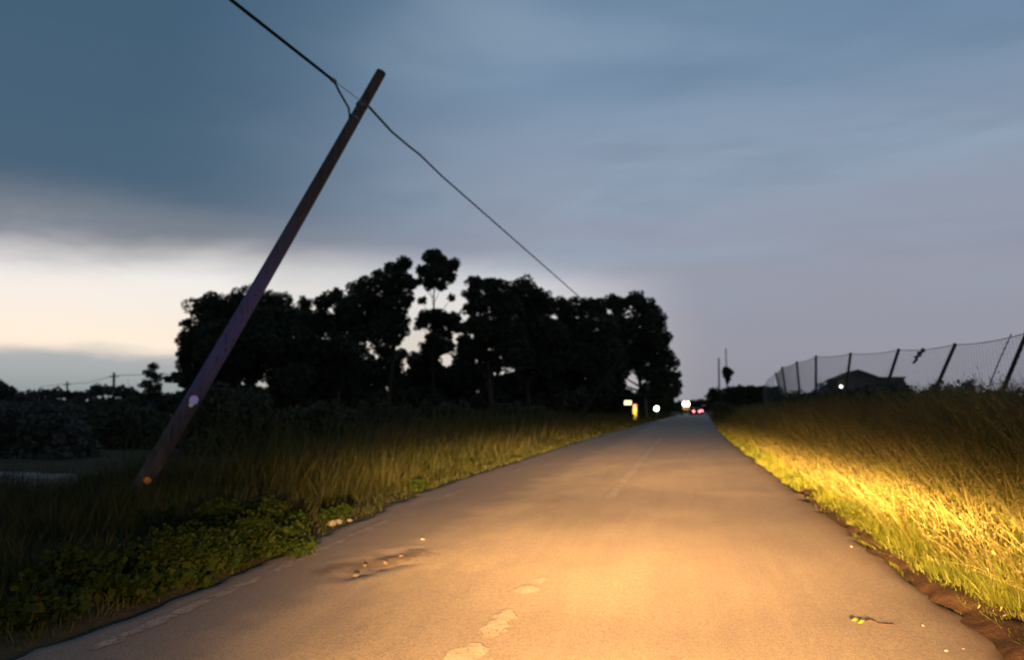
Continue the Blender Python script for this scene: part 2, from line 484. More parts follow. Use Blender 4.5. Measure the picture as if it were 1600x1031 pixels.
class MB:
    def __init__(s):
        s.v, s.f = [], []
    def add(s, vs, fs):
        k = len(s.v)
        s.v += [Vector(p) for p in vs]
        s.f += [tuple(i + k for i in f) for f in fs]
        return s
    def box(s, c, d, rz=0.0, tilt=None, bevel=0.0):
        hx, hy, hz = d[0] / 2, d[1] / 2, d[2] / 2
        M = Matrix.Rotation(rz, 3, 'Z')
        if tilt is not None:
            M = M @ tilt
        if bevel <= 0:
            vs = [(sx * hx, sy * hy, sz * hz) for sz in (-1, 1) for sx, sy in ((-1, -1), (1, -1), (1, 1), (-1, 1))]
            fs = [(3, 2, 1, 0), (4, 5, 6, 7), (0, 1, 5, 4), (1, 2, 6, 5), (2, 3, 7, 6), (3, 0, 4, 7)]
        else:
            b = bevel
            rings = []
            for zz_, ins in ((-hz, b), (-hz + b, 0), (hz - b, 0), (hz, b)):
                ax, ay = hx - ins, hy - ins
                rings.append([(-ax + b, -ay, zz_), (ax - b, -ay, zz_), (ax, -ay + b, zz_), (ax, ay - b, zz_), (ax - b, ay, zz_), (-ax + b, ay, zz_), (-ax, ay - b, zz_), (-ax, -ay + b, zz_)])
            vs = [p for r_ in rings for p in r_]
            fs = [tuple(range(7, -1, -1)), tuple(range(24, 32))]
            for k in range(3):
                for i in range(8):
                    j = (i + 1) % 8
                    fs.append((k * 8 + i, k * 8 + j, k * 8 + 8 + j, k * 8 + 8 + i))
        C = Vector(c)
        return s.add([C + M @ Vector(p) for p in vs], fs)
    def tube(s, pts, radii, n=8, caps=True):
        pts = [Vector(p) for p in pts]
        if not hasattr(radii, '__len__'):
            radii = [radii] * len(pts)
        k0 = len(s.v)
        up = None
        for i, p in enumerate(pts):
            d = (pts[min(i + 1, len(pts) - 1)] - pts[max(i - 1, 0)]).normalized()
            if up is None:
                up = d.orthogonal().normalized()
            up = (up - d * up.dot(d))
            up = up.normalized() if up.length > 1e-6 else d.orthogonal().normalized()
            q = d.cross(up)
            for j in range(n):
                a = 2 * math.pi * j / n
                s.v.append(p + (up * math.cos(a) + q * math.sin(a)) * radii[i])
        for i in range(len(pts) - 1):
            for j in range(n):
                j2 = (j + 1) % n
                s.f.append((k0 + i * n + j, k0 + i * n + j2, k0 + (i + 1) * n + j2, k0 + (i + 1) * n + j))
        if caps:
            s.f.append(tuple(k0 + j for j in range(n - 1, -1, -1)))
            s.f.append(tuple(k0 + (len(pts) - 1) * n + j for j in range(n)))
        return s
    def prism(s, poly, axis_vec):
        n = len(poly)
        a = Vector(axis_vec)
        vs = [Vector(p) for p in poly] + [Vector(p) + a for p in poly]
        fs = [tuple(range(n - 1, -1, -1)), tuple(range(n, 2 * n))]
        fs += [(i, (i + 1) % n, n + (i + 1) % n, n + i) for i in range(n)]
        return s.add(vs, fs)
    def ball(s, c, r, nu=12, nv=8, sq=(1, 1, 1), jit=0.0):
        C = Vector(c)
        vs = [C + Vector((0, 0, -r * sq[2]))]
        for i in range(1, nv):
            t = math.pi * i / nv - math.pi / 2
            for j in range(nu):
                a = 2 * math.pi * j / nu
                k = 1 + random.uniform(-jit, jit)
                vs.append(C + Vector((math.cos(a) * math.cos(t) * r * sq[0] * k, math.sin(a) * math.cos(t) * r * sq[1] * k, math.sin(t) * r * sq[2] * k)))
        vs.append(C + Vector((0, 0, r * sq[2])))
        fs = [(0, 1 + (j + 1) % nu, 1 + j) for j in range(nu)]
        for i in range(nv - 2):
            for j in range(nu):
                a, b = 1 + i * nu + j, 1 + i * nu + (j + 1) % nu
                fs.append((a, b, b + nu, a + nu))
        last = len(vs) - 1
        fs += [(last, 1 + (nv - 2) * nu + j, 1 + (nv - 2) * nu + (j + 1) % nu) for j in range(nu)]
        return s.add(vs, fs)
    def loft(s, rings, caps=True):
        n = len(rings[0])
        k0 = len(s.v)
        for r_ in rings:
            s.v += [Vector(p) for p in r_]
        for i in range(len(rings) - 1):
            for j in range(n):
                j2 = (j + 1) % n
                s.f.append((k0 + i * n + j, k0 + i * n + j2, k0 + (i + 1) * n + j2, k0 + (i + 1) * n + j))
        if caps:
            s.f.append(tuple(k0 + j for j in range(n - 1, -1, -1)))
            s.f.append(tuple(k0 + (len(rings) - 1) * n + j for j in range(n)))
        return s
    def build(s, name, m, parent=None, smooth=False, origin=None):
        return mesh_obj(name, s.v, s.f, m, parent, smooth, origin)

# value noise in numpy for terrain and scatter density
_tab = np.random.default_rng(5).random((256, 256))
def vnoise(x_, y_):
    x_ = np.asarray(x_, float); y_ = np.asarray(y_, float)
    xi, yi = np.floor(x_).astype(int), np.floor(y_).astype(int)
    fx, fy = x_ - xi, y_ - yi
    fx, fy = fx * fx * (3 - 2 * fx), fy * fy * (3 - 2 * fy)
    g = lambda a, b: _tab[a % 256, b % 256]
    return (g(xi, yi) * (1 - fx) + g(xi + 1, yi) * fx) * (1 - fy) + (g(xi, yi + 1) * (1 - fx) + g(xi + 1, yi + 1) * fx) * fy

def sstep(a, b, x_):
    t = np.clip((np.asarray(x_, float) - a) / (b - a), 0, 1)
    return t * t * (3 - 2 * t)

def off(y_):
    y_ = np.asarray(y_, float)
    q = np.clip(y_ - 25, 0, 35)
    return 0.0004 * q * q + 0.021 * np.clip(y_ - 60, 0, 340)

def left_edge(y_):
    return -3.62 - 0.70 * sstep(4, 15, y_) + 0.16 * (vnoise(np.asarray(y_) * 1.7, 3.3) - 0.5) + 0.10 * (vnoise(np.asarray(y_) * 6.0, 9.3) - 0.5)

def right_edge(y_):
    return 1.80 + 0.16 * (vnoise(np.asarray(y_) * 1.4, 7.7) - 0.5) + 0.08 * (vnoise(np.asarray(y_) * 6.5, 1.9) - 0.5)

def gz(x_, y_):
    """terrain height"""
    x_ = np.asarray(x_, float); y_ = np.asarray(y_, float)
    s_ = x_ - off(y_)
    d = s_ - 1.75
    fade = 1 - 0.55 * sstep(45, 90, y_)
    z_ = 0.50 * sstep(0.25, 1.9, d) * fade * (1 - 0.7 * sstep(6, 16, d))
    dl = -(s_ + 4.1)
    z_ = z_ - 0.10 * sstep(0.2, 1.2, dl) * (1 - sstep(1.6, 3.2, dl)) + 0.08 * sstep(2.5, 5, dl)
    rough = np.maximum(sstep(0.1, 0.8, d), sstep(0.1, 0.8, dl))
    z_ = z_ + rough * (0.10 * (vnoise(x_ * 1.1, y_ * 1.1) - 0.5) + 0.05 * (vnoise(x_ * 4, y_ * 4) - 0.5))
    inside = (1 - sstep(0.0, 0.12, d + 0.02)) * (1 - sstep(0.0, 0.12, dl + 0.5))
    return z_ - 0.09 * inside - 0.012

# ------------------------------------------------------------------ ground and road
def grid_mesh(S, Ycoords, fz, shift=True):
    SS, YY = np.meshgrid(S, Ycoords)
    XX = SS + (off(YY) if shift else 0)
    ZZ = fz(XX, YY)
    n, m_ = SS.shape
    V = np.stack([XX, YY, ZZ], -1).reshape(-1, 3)
    i = np.arange(n - 1)[:, None] * m_ + np.arange(m_ - 1)[None, :]
    F = np.stack([i, i + 1, i + 1 + m_, i + m_], -1).reshape(-1, 4)
    return V, F

Sx = np.concatenate([-np.geomspace(3000, 16, 28), np.arange(-15, 11.01, 0.25), np.geomspace(12, 3000, 28)])
Yy = np.concatenate([-np.geomspace(600, 12, 12), np.arange(-10, 30, 0.4), np.geomspace(30, 6000, 70)])
V, F = grid_mesh(Sx, Yy, gz)
tag(mesh_obj('ground', V, F, 'soil', smooth=True), 'dark earth and field either side of the road', None, kind='structure')

pits = [(G(612, 868), .17, .045), (G(585, 886), .30, .05), (G(548, 903), .17, .045), (G(640, 862), .12, .03), (G(600, 893), .16, .035)]
ys = np.concatenate([np.arange(-8, 3, 0.8), np.arange(3, 14, 0.11), np.arange(14, 40, 0.5), np.geomspace(40, 420, 60)])
us = np.linspace(0, 1, 62)
YY, UU = np.meshgrid(ys, us, indexing='ij')
LE, RE = left_edge(YY), right_edge(YY)
SS = LE + (RE - LE) * UU
XX = SS + off(YY)
crown = 0.035 * (1 - ((UU - .5) * 2) ** 2)
ZZ = crown + 0.008 * (vnoise(XX * 2.2, YY * 0.8) - 0.5) + 0.002 * (vnoise(XX * 7, YY * 3) - 0.5)
for c, r_, dep in pits:
    dep = dep * .40
    a = np.arctan2(YY - c.y, XX - c.x)
    rr = r_ * (1 + 0.35 * np.sin(3 * a + c.x * 7) + 0.2 * np.sin(7 * a))
    dist = np.hypot(XX - c.x, (YY - c.y) * 0.8)
    ZZ = ZZ - dep * (1 - sstep(0.45, 1.0, dist / rr)) + 0.004 * np.exp(-((dist / rr - 1.15) / 0.25) ** 2)
ZZ[:, 0] = -0.05
ZZ[:, -1] = -0.05
n, m_ = YY.shape
V = np.stack([XX, YY, ZZ], -1).reshape(-1, 3)
i = np.arange(n - 1)[:, None] * m_ + np.arange(m_ - 1)[None, :]
F = np.stack([i, i + 1, i + 1 + m_, i + m_], -1).reshape(-1, 4)
road = tag(mesh_obj('road', V, F, 'asphalt', smooth=True), 'worn dusty two lane country road', None, kind='structure')

def road_z(x_, y_):
    u_ = (x_ - off(y_) - left_edge(y_)) / (right_edge(y_) - left_edge(y_))
    return 0.035 * (1 - ((u_ - .5) * 2) ** 2) + 0.008 * (vnoise(x_ * 2.2, y_ * 0.8) - 0.5) + 0.002 * (vnoise(x_ * 7, y_ * 3) - 0.5)

def paint_strip(name, m, s0, y0, y1, wdt, dy=0.10, rag=0.5, seed=0):
    """a worn painted mark with a ragged outline, lying on the asphalt"""
    yy = np.arange(y0, y1 + 1e-6, dy)
    rg = np.random.default_rng(seed)
    vs, fs = [], []
    n_ = len(yy)
    K = 4
    for k, yv in enumerate(yy):
        end = min(k, n_ - 1 - k) / 3.0
        wl = wdt / 2 * (1 - rag * rg.random()) * min(1, 0.35 + end)
        wr = wdt / 2 * (1 - rag * rg.random()) * min(1, 0.35 + end)
        sc_ = s0(yv) if callable(s0) else s0
        for q in range(K + 1):
            xx = float(off(yv)) + sc_ - wl + (wl + wr) * q / K
            vs.append((xx, yv, float(road_z(xx, yv)) + 0.006))
    for k in range(n_ - 1):
        for q in range(K):
            a = k * (K + 1) + q
            fs.append((a, a + 1, a + K + 2, a + K + 1))
    return mesh_obj(name, vs, fs, m, road)

paint_strip('centre_dash', 'worn_paint', -1.17, 3.9, 4.50, .24, .05, .5, 1)
paint_strip('centre_dash', 'worn_paint', -1.14, 4.62, 5.30, .20, .05, .7, 2)
paint_strip('centre_dash', 'worn_paint', -1.15, 5.72, 6.02, .21, .04, .5, 3)
paint_strip('centre_dash', 'worn_paint', -1.10, 6.10, 6.32, .14, .04, .6, 13)
paint_strip('centre_dash', 'worn_paint', -1.12, 11.9, 14.2, .22, .12, .5, 4)
paint_strip('centre_dash', 'worn_paint', -1.11, 14.4, 29.0, .20, .25, .4, 5)
paint_strip('centre_dash', 'worn_paint', -1.10, 30, 36, .17, .5, .6, 6)
for k, (a, b) in enumerate([(4.0, 6.0), (6.15, 7.9), (8.0, 9.3), (11.5, 13.0), (17, 22)]):
    paint_strip('edge_line', 'faint_paint', lambda yv: -3.26 - 0.05 * (yv - 4) if yv < 10 else -3.6, a, b, .15, .1, .75, 20 + k)

# ------------------------------------------------------------------ leaves and blades
def leaf_quads(C, Dr, L, Wd):
    """quads centred on C, long axis Dr, length L, width Wd (arrays)"""
    n_ = len(C)
    Dr = Dr / np.maximum(np.linalg.norm(Dr, axis=1, keepdims=True), 1e-6)
    Rv = RNG.normal(size=(n_, 3))
    S_ = np.cross(Dr, Rv)
    S_ /= np.maximum(np.linalg.norm(S_, axis=1, keepdims=True), 1e-6)
    L = L[:, None]; Wd = Wd[:, None]
    V_ = np.stack([C - Dr * L / 2, C + S_ * Wd / 2 + Dr * L * 0.05, C + Dr * L / 2, C - S_ * Wd / 2 + Dr * L * 0.05], 1).reshape(-1, 3)
    F_ = np.arange(n_ * 4).reshape(-1, 4)
    return V_, F_

def sphere_dirs(n_):
    d = RNG.normal(size=(n_, 3))
    return d / np.linalg.norm(d, axis=1, keepdims=True)

def lobe_leaves(lobes, leaf, dens=1.0, sub=14, flat=0.85):
    """lobes: (x, y, z, r). Every lobe is a cluster of smaller clumps, every clump a burst of leaf-sized faces"""
    Cs, Ds, Ls = [], [], []
    for (lx, ly, lz, r_) in lobes:
        c = np.array([lx, ly, lz])
        sd_ = sphere_dirs(sub)
        sr = r_ * RNG.uniform(0.20, 0.46, sub)
        sc_ = c + sd_ * (r_ * RNG.uniform(0.50, 0.95, (sub, 1))) * np.array([1, 1, flat])
        for k in range(sub):
            n_ = max(8, int(dens * 9.0 * sr[k] ** 2 / (leaf * leaf * 0.30)))
            d = sphere_dirs(n_)
            rad = sr[k] * RNG.uniform(0.45, 1.0, (n_, 1)) ** 0.5
            Cs.append(sc_[k] + d * rad * np.array([1, 1, flat]))
            Ds.append(d + RNG.normal(size=(n_, 3)) * 0.5)
            Ls.append(leaf * RNG.uniform(0.7, 1.3, n_))
        n_ = max(10, int(dens * 12.0 * r_ * r_ / (leaf * leaf)))              # shaded inner foliage
        d = sphere_dirs(n_)
        Cs.append(c + d * (r_ * 0.80 * RNG.random((n_, 1)) ** 0.4) * np.array([1, 1, flat]))
        Ds.append(RNG.normal(size=(n_, 3)))
        Ls.append(leaf * RNG.uniform(1.2, 2.0, n_))
    C, D, L = np.concatenate(Cs), np.concatenate(Ds), np.concatenate(Ls)
    return C, D, L

def tree(name, label, base, lobes, tr=0.25, leaf=0.34, m='pine_needles', cat='tree', group=None, dens=1.0, sub=20, asp=0.5, lean=None, bark='bark', limbs=True):
    bx_, by_ = base
    bz = float(gz(bx_, by_)) - 0.05
    t = thing(name, (bx_, by_, bz), label, cat, group)
    C, D, L = lobe_leaves(lobes, leaf, dens, sub)
    keep = C[:, 2] > bz + 0.08
    V_, F_ = leaf_quads(C[keep], D[keep], L[keep], L[keep] * asp)
    mesh_obj('crown', V_, F_, m, t)
    top = max(lobes, key=lambda q: q[2])
    mb = MB()
    B = Vector((bx_, by_, bz))
    Tp = Vector((top[0], top[1], top[2]))
    pts, rad = [], []
    H = (Tp - B).length
    for k in range(8):
        f_ = k / 7
        p = B.lerp(Tp, f_)
        p += Vector((math.sin(f_ * 5 + bx_) * 0.02 * H * f_ * (1 - f_) * 3, math.cos(f_ * 4 + by_) * 0.02 * H * f_ * (1 - f_) * 3, 0))
        pts.append(p); rad.append(tr * (1 - 0.82 * f_) * (1.35 if k == 0 else 1))
    mb.tube(pts, rad, 8)
    if limbs:
        for q in lobes:
            if q is top: continue
            e = Vector(q[:3])
            f_ = min(0.92, max(0.12, (e.z - B.z) / max(H, .1) - 0.10 - 0.04 * random.random()))
            a = B.lerp(Tp, f_)
            mid = a.lerp(e, 0.55) + Vector((0, 0, -0.06 * (e - a).length))
            r0 = tr * (1 - 0.8 * f_) * 0.55
            mb.tube([a, mid, e], [r0, r0 * 0.7, r0 * 0.25], 6)
    mb.build('trunk', bark, t, smooth=True)
    return t

def blades(B, H, W_, lean, curve, wprof):
    """B (n,3) roots, H heights, W_ widths, lean (n,2) tip displacement / height, curve exponent. 7 vertices, 3 faces as quads"""
    n_ = len(B)
    ang = RNG.uniform(0, math.pi, n_)
    side = np.stack([np.cos(ang), np.sin(ang), np.zeros(n_)], 1)
    Vv = []
    ts = (0.0, 0.4, 0.75, 1.0)
    for t_, wk in zip(ts, wprof):
        p = B.copy()
        drop = 1 - 0.18 * (lean ** 2).sum(1) * t_ ** 2
        p[:, 2] += H * t_ * drop
        p[:, :2] += lean * (H * t_ ** curve)[:, None]
        Vv.append(p - side * (W_ * wk / 2)[:, None])
        Vv.append(p + side * (W_ * wk / 2)[:, None])
    V_ = np.stack(Vv, 1).reshape(-1, 3)
    o_ = np.arange(n_)[:, None] * 8
    F_ = np.concatenate([o_ + np.array([[0, 1, 3, 2]]), o_ + np.array([[2, 3, 5, 4]]), o_ + np.array([[4, 5, 7, 6]])], 0)
    return V_, F_

def scatter(n_, smin, smax, ymin, ymax, clump=1.0, thr=0.3, pw=1.0):
    S_ = RNG.uniform(smin, smax, n_)
    Y_ = ymin + (ymax - ymin) * RNG.random(n_) ** pw
    X_ = S_ + off(Y_)
    nz = vnoise(X_ * 1.3 * clump + 5, Y_ * 1.3 * clump) * 0.6 + vnoise(X_ * 4 * clump, Y_ * 4 * clump) * 0.4
    k = nz > thr * RNG.random(n_) * 2
    X_, Y_, S_ = X_[k], Y_[k], S_[k]
    return X_, Y_, S_, nz[k]

def grass(name, label, m, sets, kind='stuff'):
    Vs, Fs, b = [], [], 0
    for V_, F_ in sets:
        Vs.append(V_); Fs.append(F_ + b); b += len(V_)
    return tag(mesh_obj(name, np.concatenate(Vs), np.concatenate(Fs), m), label, 'grass', kind=kind)

LEAF = (1.0, 0.85, 0.5, 0.05)
STALK = (0.30, 0.28, 0.9, 0.25)
def grass_right(n_, y0, y1, wd, stalk, smax=5.2, pw=1.0):
    X_, Y_, S_, nz = scatter(n_, 1.72, smax, y0, y1, 1.0, 0.28, pw)
    re = right_edge(Y_)
    d = S_ - re
    k = d > -0.06 + 0.18 * RNG.random(len(d)) ** 2 * 1.0
    X_, Y_, S_, nz, d = X_[k], Y_[k], S_[k], nz[k], d[k]
    grow = sstep(-0.1, 1.1, d)
    if stalk:
        k = grow > 0.25
        X_, Y_, S_, nz, grow = X_[k], Y_[k], S_[k], nz[k], grow[k]
        H = (0.28 + 0.72 * grow) * RNG.uniform(0.55, 1.3, len(X_))
    else:
        H = (0.10 + 0.52 * grow) * RNG.uniform(0.35, 1.25, len(X_)) * (0.35 + 1.2 * nz)
    B = np.stack([X_, Y_, gz(X_, Y_) - 0.02], 1)
    lean = np.stack([-0.24 + RNG.normal(0, 0.30, len(X_)), -0.05 + RNG.normal(0, 0.28, len(X_))], 1)
    lean += np.stack([0.6 * (vnoise(X_ * 1.7, Y_ * 1.7) - .5), 0.6 * (vnoise(X_ * 1.7 + 9, Y_ * 1.7) - .5)], 1)
    W_ = wd * RNG.uniform(0.6, 1.3, len(X_))
    V_, F_ = blades(B, H, W_ * (0.5 if stalk else 1.0), lean, 1.5 if stalk else 1.9, STALK if stalk else LEAF)
    if stalk:                                             # open seed heads: spikelets hanging round the upper stem
        K = 6
        tt = RNG.uniform(0.66, 1.02, (len(B), K))
        dr = 1 - 0.18 * (lean ** 2).sum(1)[:, None] * tt ** 2
        C = np.empty((len(B), K, 3))
        C[..., 2] = B[:, 2:3] + H[:, None] * tt * dr
        C[..., :2] = B[:, None, :2] + lean[:, None, :] * (H[:, None] * tt ** 1.5)[..., None]
        C = C.reshape(-1, 3) + RNG.normal(size=(len(B) * K, 3)) * 0.012
        D = RNG.normal(size=C.shape) * 0.5 + np.array([-.3, 0, .5])
        L = RNG.uniform(0.016, 0.034, len(C)) * (0.8 + wd * 22)
        V2, F2 = leaf_quads(C, D, L, L * 0.26)
        F_ = np.concatenate([F_, F2 + len(V_)]); V_ = np.concatenate([V_, V2])
    return V_, F_

grass('grass', 'dense yellow green grass on the bank right of the road', 'tall_grass', [
    grass_right(60000, 3.6, 11, 0.010, False, 4.2), grass_right(40000, 10, 22, 0.016, False, 4.6),
    grass_right(30000, 20, 45, 0.030, False, 5.5), grass_right(16000, 44, 110, 0.06, False, 5.5)])
grass('wild_oats', 'tall dry seeding grass standing along the bank right of the road', 'seed_grass', [
    grass_right(13000, 4.5, 11, 0.014, True, 5.0), grass_right(16000, 10, 22, 0.018, True, 5.4),
    grass_right(8000, 20, 45, 0.030, True, 6), grass_right(4000, 44, 100, 0.05, True, 6)])

def grass_left(n_, y0, y1, wd, smin, hmul, stalk=False):
    X_, Y_, S_, nz = scatter(n_, smin, -3.6, y0, y1, 0.8, 0.3)
    d = left_edge(Y_) - S_
    k = d > -0.05 + 0.15 * RNG.random(len(d)) ** 2
    X_, Y_, nz, d = X_[k], Y_[k], nz[k], d[k]
    grow = sstep(-0.1, 1.6, d)
    H = (0.08 + 0.42 * grow) * RNG.uniform(0.5, 1.25, len(X_)) * (0.25 + 1.5 * nz ** 1.5 + 0.5 * vnoise(X_ * .5, Y_ * .5)) * hmul
    B = np.stack([X_, Y_, gz(X_, Y_) - 0.02], 1)
    lean = np.stack([0.10 + RNG.normal(0, 0.25, len(X_)), RNG.normal(0, 0.25, len(X_))], 1)
    return blades(B, H, wd * RNG.uniform(0.6, 1.3, len(X_)), lean, 1.8, STALK if stalk else LEAF)

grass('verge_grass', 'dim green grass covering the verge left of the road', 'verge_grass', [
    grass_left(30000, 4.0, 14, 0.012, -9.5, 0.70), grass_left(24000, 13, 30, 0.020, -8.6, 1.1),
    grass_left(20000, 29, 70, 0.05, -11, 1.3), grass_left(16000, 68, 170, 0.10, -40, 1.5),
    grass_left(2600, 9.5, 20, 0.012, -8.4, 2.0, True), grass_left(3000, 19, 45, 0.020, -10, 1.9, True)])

# low leafy weeds spilling over the left verge, lit by the headlights
def weed_patch(name, label, lobes, leaf, m='weed_leaf'):
    if isinstance(leaf, tuple):
        h_ = len(lobes) // 2
        q1, q2 = lobe_leaves(lobes[:h_], leaf[0], .22, 12, .8), lobe_leaves(lobes[h_:], leaf[1], .32, 12, .7)
        C, D, L = [np.concatenate([u_, v_]) for u_, v_ in zip(q1, q2)]
    else:
        C, D, L = lobe_leaves(lobes, leaf, 0.4, 12, 0.7)
    k = C[:, 2] > gz(C[:, 0], C[:, 1]) + 0.01
    V_, F_ = leaf_quads(C[k], D[k], L[k], L[k] * 0.75)
    return tag(mesh_obj(name, V_, F_, m), label, 'weeds', kind='stuff')
lb = []
for (px, py, zt, r_) in [(300, 840, .25, .42), (340, 828, .28, .42), (385, 815, .30, .40), (425, 812, .28, .36), (455, 805, .22, .30), (260, 850, .22, .42), (350, 860, .16, .38), (405, 850, .16, .34), (300, 880, .12, .38), (230, 875, .14, .42),
                         (440, 830, .14, .28), (180, 890, .14, .45), (250, 905, .08, .34), (130, 915, .12, .42), (370, 795, .25, .40), (320, 800, .2, .4)]:
    g = G(px, py, zt)
    lb.append((g.x, g.y, zt * 0.8, r_))
lb2 = []
for (a_, b_, c_, d_) in lb:
    for q in range(3):
        lb2.append((a_ + random.uniform(-.35, .35), b_ + random.uniform(-.45, .45), c_ * random.uniform(.35, 1.1), d_ * random.uniform(.35, .75)))
weed_patch('ground_weeds', 'leafy green weeds spilling over the verge in front of the leaning pole', lb2, (0.034, 0.06))
lb = []
for (px, py, r_) in [(525, 800, .12), (540, 797, .12), (510, 806, .10), (655, 756, .13), (645, 760, .1), (70, 912, .16), (75, 905, .1)]:
    g = G(px, py, .1)
    lb.append((g.x, g.y, .10, r_))
weed_patch('yellow_weeds', 'small yellow flowering weeds dotted along the left verge', lb, 0.04, 'weed_leaf')

# red earth scraped up along the right edge of the asphalt
vs, fs = [], []
ye = np.arange(3.2, 14, 0.12)
for k, yv in enumerate(ye):
    r0 = float(right_edge(yv))
    hh = 0.05 * vnoise(yv * 2.5, 4.4) + 0.05 * vnoise(yv * 8, 4.4) * sstep(9, 5.5, yv)
    for q, (dx, hz_) in enumerate(((-0.05, 0), (.0, .6), (.05, 1), (.16, .8), (.30, 0.3))):
        xx = r0 + dx + (0.14 - 0.14 * float(sstep(4.5, 7, yv))) * (-1 if q < 2 else 0) * float(vnoise(yv * 2, 8.1)) + 0.14 * (vnoise(yv * 3, q * 2.2) - 0.5)
        dx *= 1
        vs.append((xx, yv, (0.006 if q == 0 else 0.012) + hz_ * float(hh) + 0.01 * random.random() * (q > 0)))
for k in range(len(ye) - 1):
    for q in range(4):
        a = k * 5 + q
        fs.append((a, a + 1, a + 6, a + 5))
tag(mesh_obj('verge_earth', vs, fs, 'red_earth', smooth=True), 'strip of red earth along the right road edge', None, kind='structure')

# ------------------------------------------------------------------ leaning pole and its cable
def pole_between(B, Tp, r0, r1, n=14, segs=9, bow=0.0):
    pts = [B.lerp(Tp, k / segs) + Vector((bow * math.sin(math.pi * k / segs), 0, 0)) for k in range(segs + 1)]
    rad = [r0 + (r1 - r0) * k / segs for k in range(segs + 1)]
    return pts, rad

B1 = G(190, 797); B1.z = float(gz(B1.x, B1.y)) - 0.15
T1 = P(596, 113, 11.4)
ax1 = (T1 - B1).normalized()
pole = thing('leaning_utility_pole', B1, 'tall wooden utility pole tilted steeply towards the road', 'pole')
pts, rad = pole_between(B1, T1, .128, .080, 14, 12, 0.03)
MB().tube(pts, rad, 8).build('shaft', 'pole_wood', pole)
def on_pole(px, py, f_, lift):
    p = B1.lerp(T1, f_)
    d = (Vector((0, 0, EYE)) - p); d -= ax1 * d.dot(ax1)
    return p + d.normalized() * lift, d.normalized()
def pole_frac(px, py):
    best = min(range(1001), key=lambda k: (lambda q: (q[0] - px) ** 2 + (q[1] - py) ** 2)(proj(B1.lerp(T1, k / 1000))))
    return best / 1000
def proj(p):
    d = Vector(p) - Vector((0, 0, EYE))
    zf = d.dot(Vector(_f))
    return (800 + 1250 * d.dot(Vector(_r)) / zf, 515.5 - 1250 * d.dot(Vector(_u)) / zf)
def plate(name, px, py, r_, m, sq):
    f_ = pole_frac(px, py)
    rr = .128 + (.080 - .128) * f_
    c, nrm = on_pole(px, py, f_, rr + 0.006)
    sdv = ax1.cross(nrm).normalized()
    c = c + sdv * (0.03)
    ring = []
    for j in range(12):
        a = 2 * math.pi * j / 12
        ring.append(c + sdv * math.cos(a) * r_ + ax1 * math.sin(a) * r_ * sq)
    return MB().prism(ring, nrm * 0.012).build(name, m, pole)
plate('number_plate', 297, 622, .060, 'violet_plate', 1.1)
plate('tag', 303, 636, .030, 'white_plate', 1.0)
plate('reflector', 222, 744, .050, 'orange_reflector', .9)
# iron band and hook near the top, a bolt head
fb = pole_frac(572, 170)
c0 = B1.lerp(T1, fb)
MB().tube([c0 - ax1 * .025, c0 + ax1 * .025], .094, 14).build('band', 'galvanised', pole)
W1 = P(577, 168, 11.25)
W2 = P(985, 534, 45.0)
MB().tube([c0, c0.lerp(W1, .6) + Vector((0, 0, .02)), W1 + Vector((0, 0, .015))], [.018, .016, .012], 8).build('hook', 'galvanised', pole)
fb2 = pole_frac(548, 182)
c1 = B1.lerp(T1, fb2)
MB().tube([c1 - ax1 * .02, c1 + ax1 * .02], .096, 14).build('band', 'galvanised', pole)
Wc = P(522, 127, 10.3)
# the cable: from behind the camera to a dead-end clamp, round the pole and on to the next pole
Wn = P(358, -2, 8.0)
dirn = (Wn - Wc).normalized()
Wfar = Wc + dirn * 40
def sag(a, b, n_, s_):
    return [a.lerp(b, k / n_) - Vector((0, 0, s_ * 4 * (k / n_) * (1 - k / n_))) for k in range(n_ + 1)]
k1, k2, k3 = P(612, 206, 13.0), P(638, 228, 14.2), P(656, 242, 14.9)
k4 = P(690, 275, 17.0)
near = sag(W1, W1, 1, 0)[:1] + [k1, k2, k3, k4] + [k4.lerp(W2, q / 6) for q in range(1, 7)]
cable = thing('overhead_cable', W1, 'black overhead cable running from top left past the leaning pole', 'cable')
MB().tube([Wfar, Wc + dirn * 12, Wn, Wc.lerp(Wn, .5), Wc.lerp(Wn, .1), Wc], [.022] * 6, 8).build('near_span', 'cable_rubber', cable, smooth=True)
MB().tube([Wc, Wc.lerp(c1, .3) + Vector((-.02, 0, .02)), Wc.lerp(c1, .7), c1 + Vector((-.03, -.11, 0))], .016, 8).build('tie_loop', 'cable_rubber', cable, smooth=True)
MB().tube([Wc, Wc.lerp(W1, .5), W1], .005, 6).build('guy_strand', 'galvanised', cable)
MB().tube(near, [.019] * len(near), 8).build('far_span', 'cable_rubber', cable, smooth=True)
MB().tube([Wc + dirn * .10, Wc - dirn * .02], [.026, .034], 8).build('clamp', 'galvanised', cable, smooth=True)

B2 = G(885, 672); B2 = P(888, 652, 45.0); B2.z = float(gz(B2.x, B2.y)) - .1
T2 = W2 + (W2 - B2).normalized() * 0.5
p2 = thing('utility_pole', B2, 'dark utility pole leaning in front of the pines at the road bend', 'pole')
pts, rad = pole_between(B2, T2, .14, .08)
MB().tube(pts, rad, 12).build('shaft', 'dark_wood', p2, smooth=True)
MB().tube([W2 - (T2 - B2).normalized() * .06, W2 + (T2 - B2).normalized() * .06], .11, 12).build('band', 'galvanised', p2)

# a dropped black cable lying over the weeds
pts = [G(px, py, zt) for px, py, zt in [(285, 806, .14), (315, 794, .20), (350, 784, .27), (385, 780, .30), (410, 783, .28), (432, 792, .24), (447, 805, .18), (452, 815, .12)]]
tag(MB().tube(pts, .013, 8).build('fallen_cable', 'cable_rubber', None, True, origin=pts[0]), 'slack black cable draped over the weeds on the left verge', 'cable')

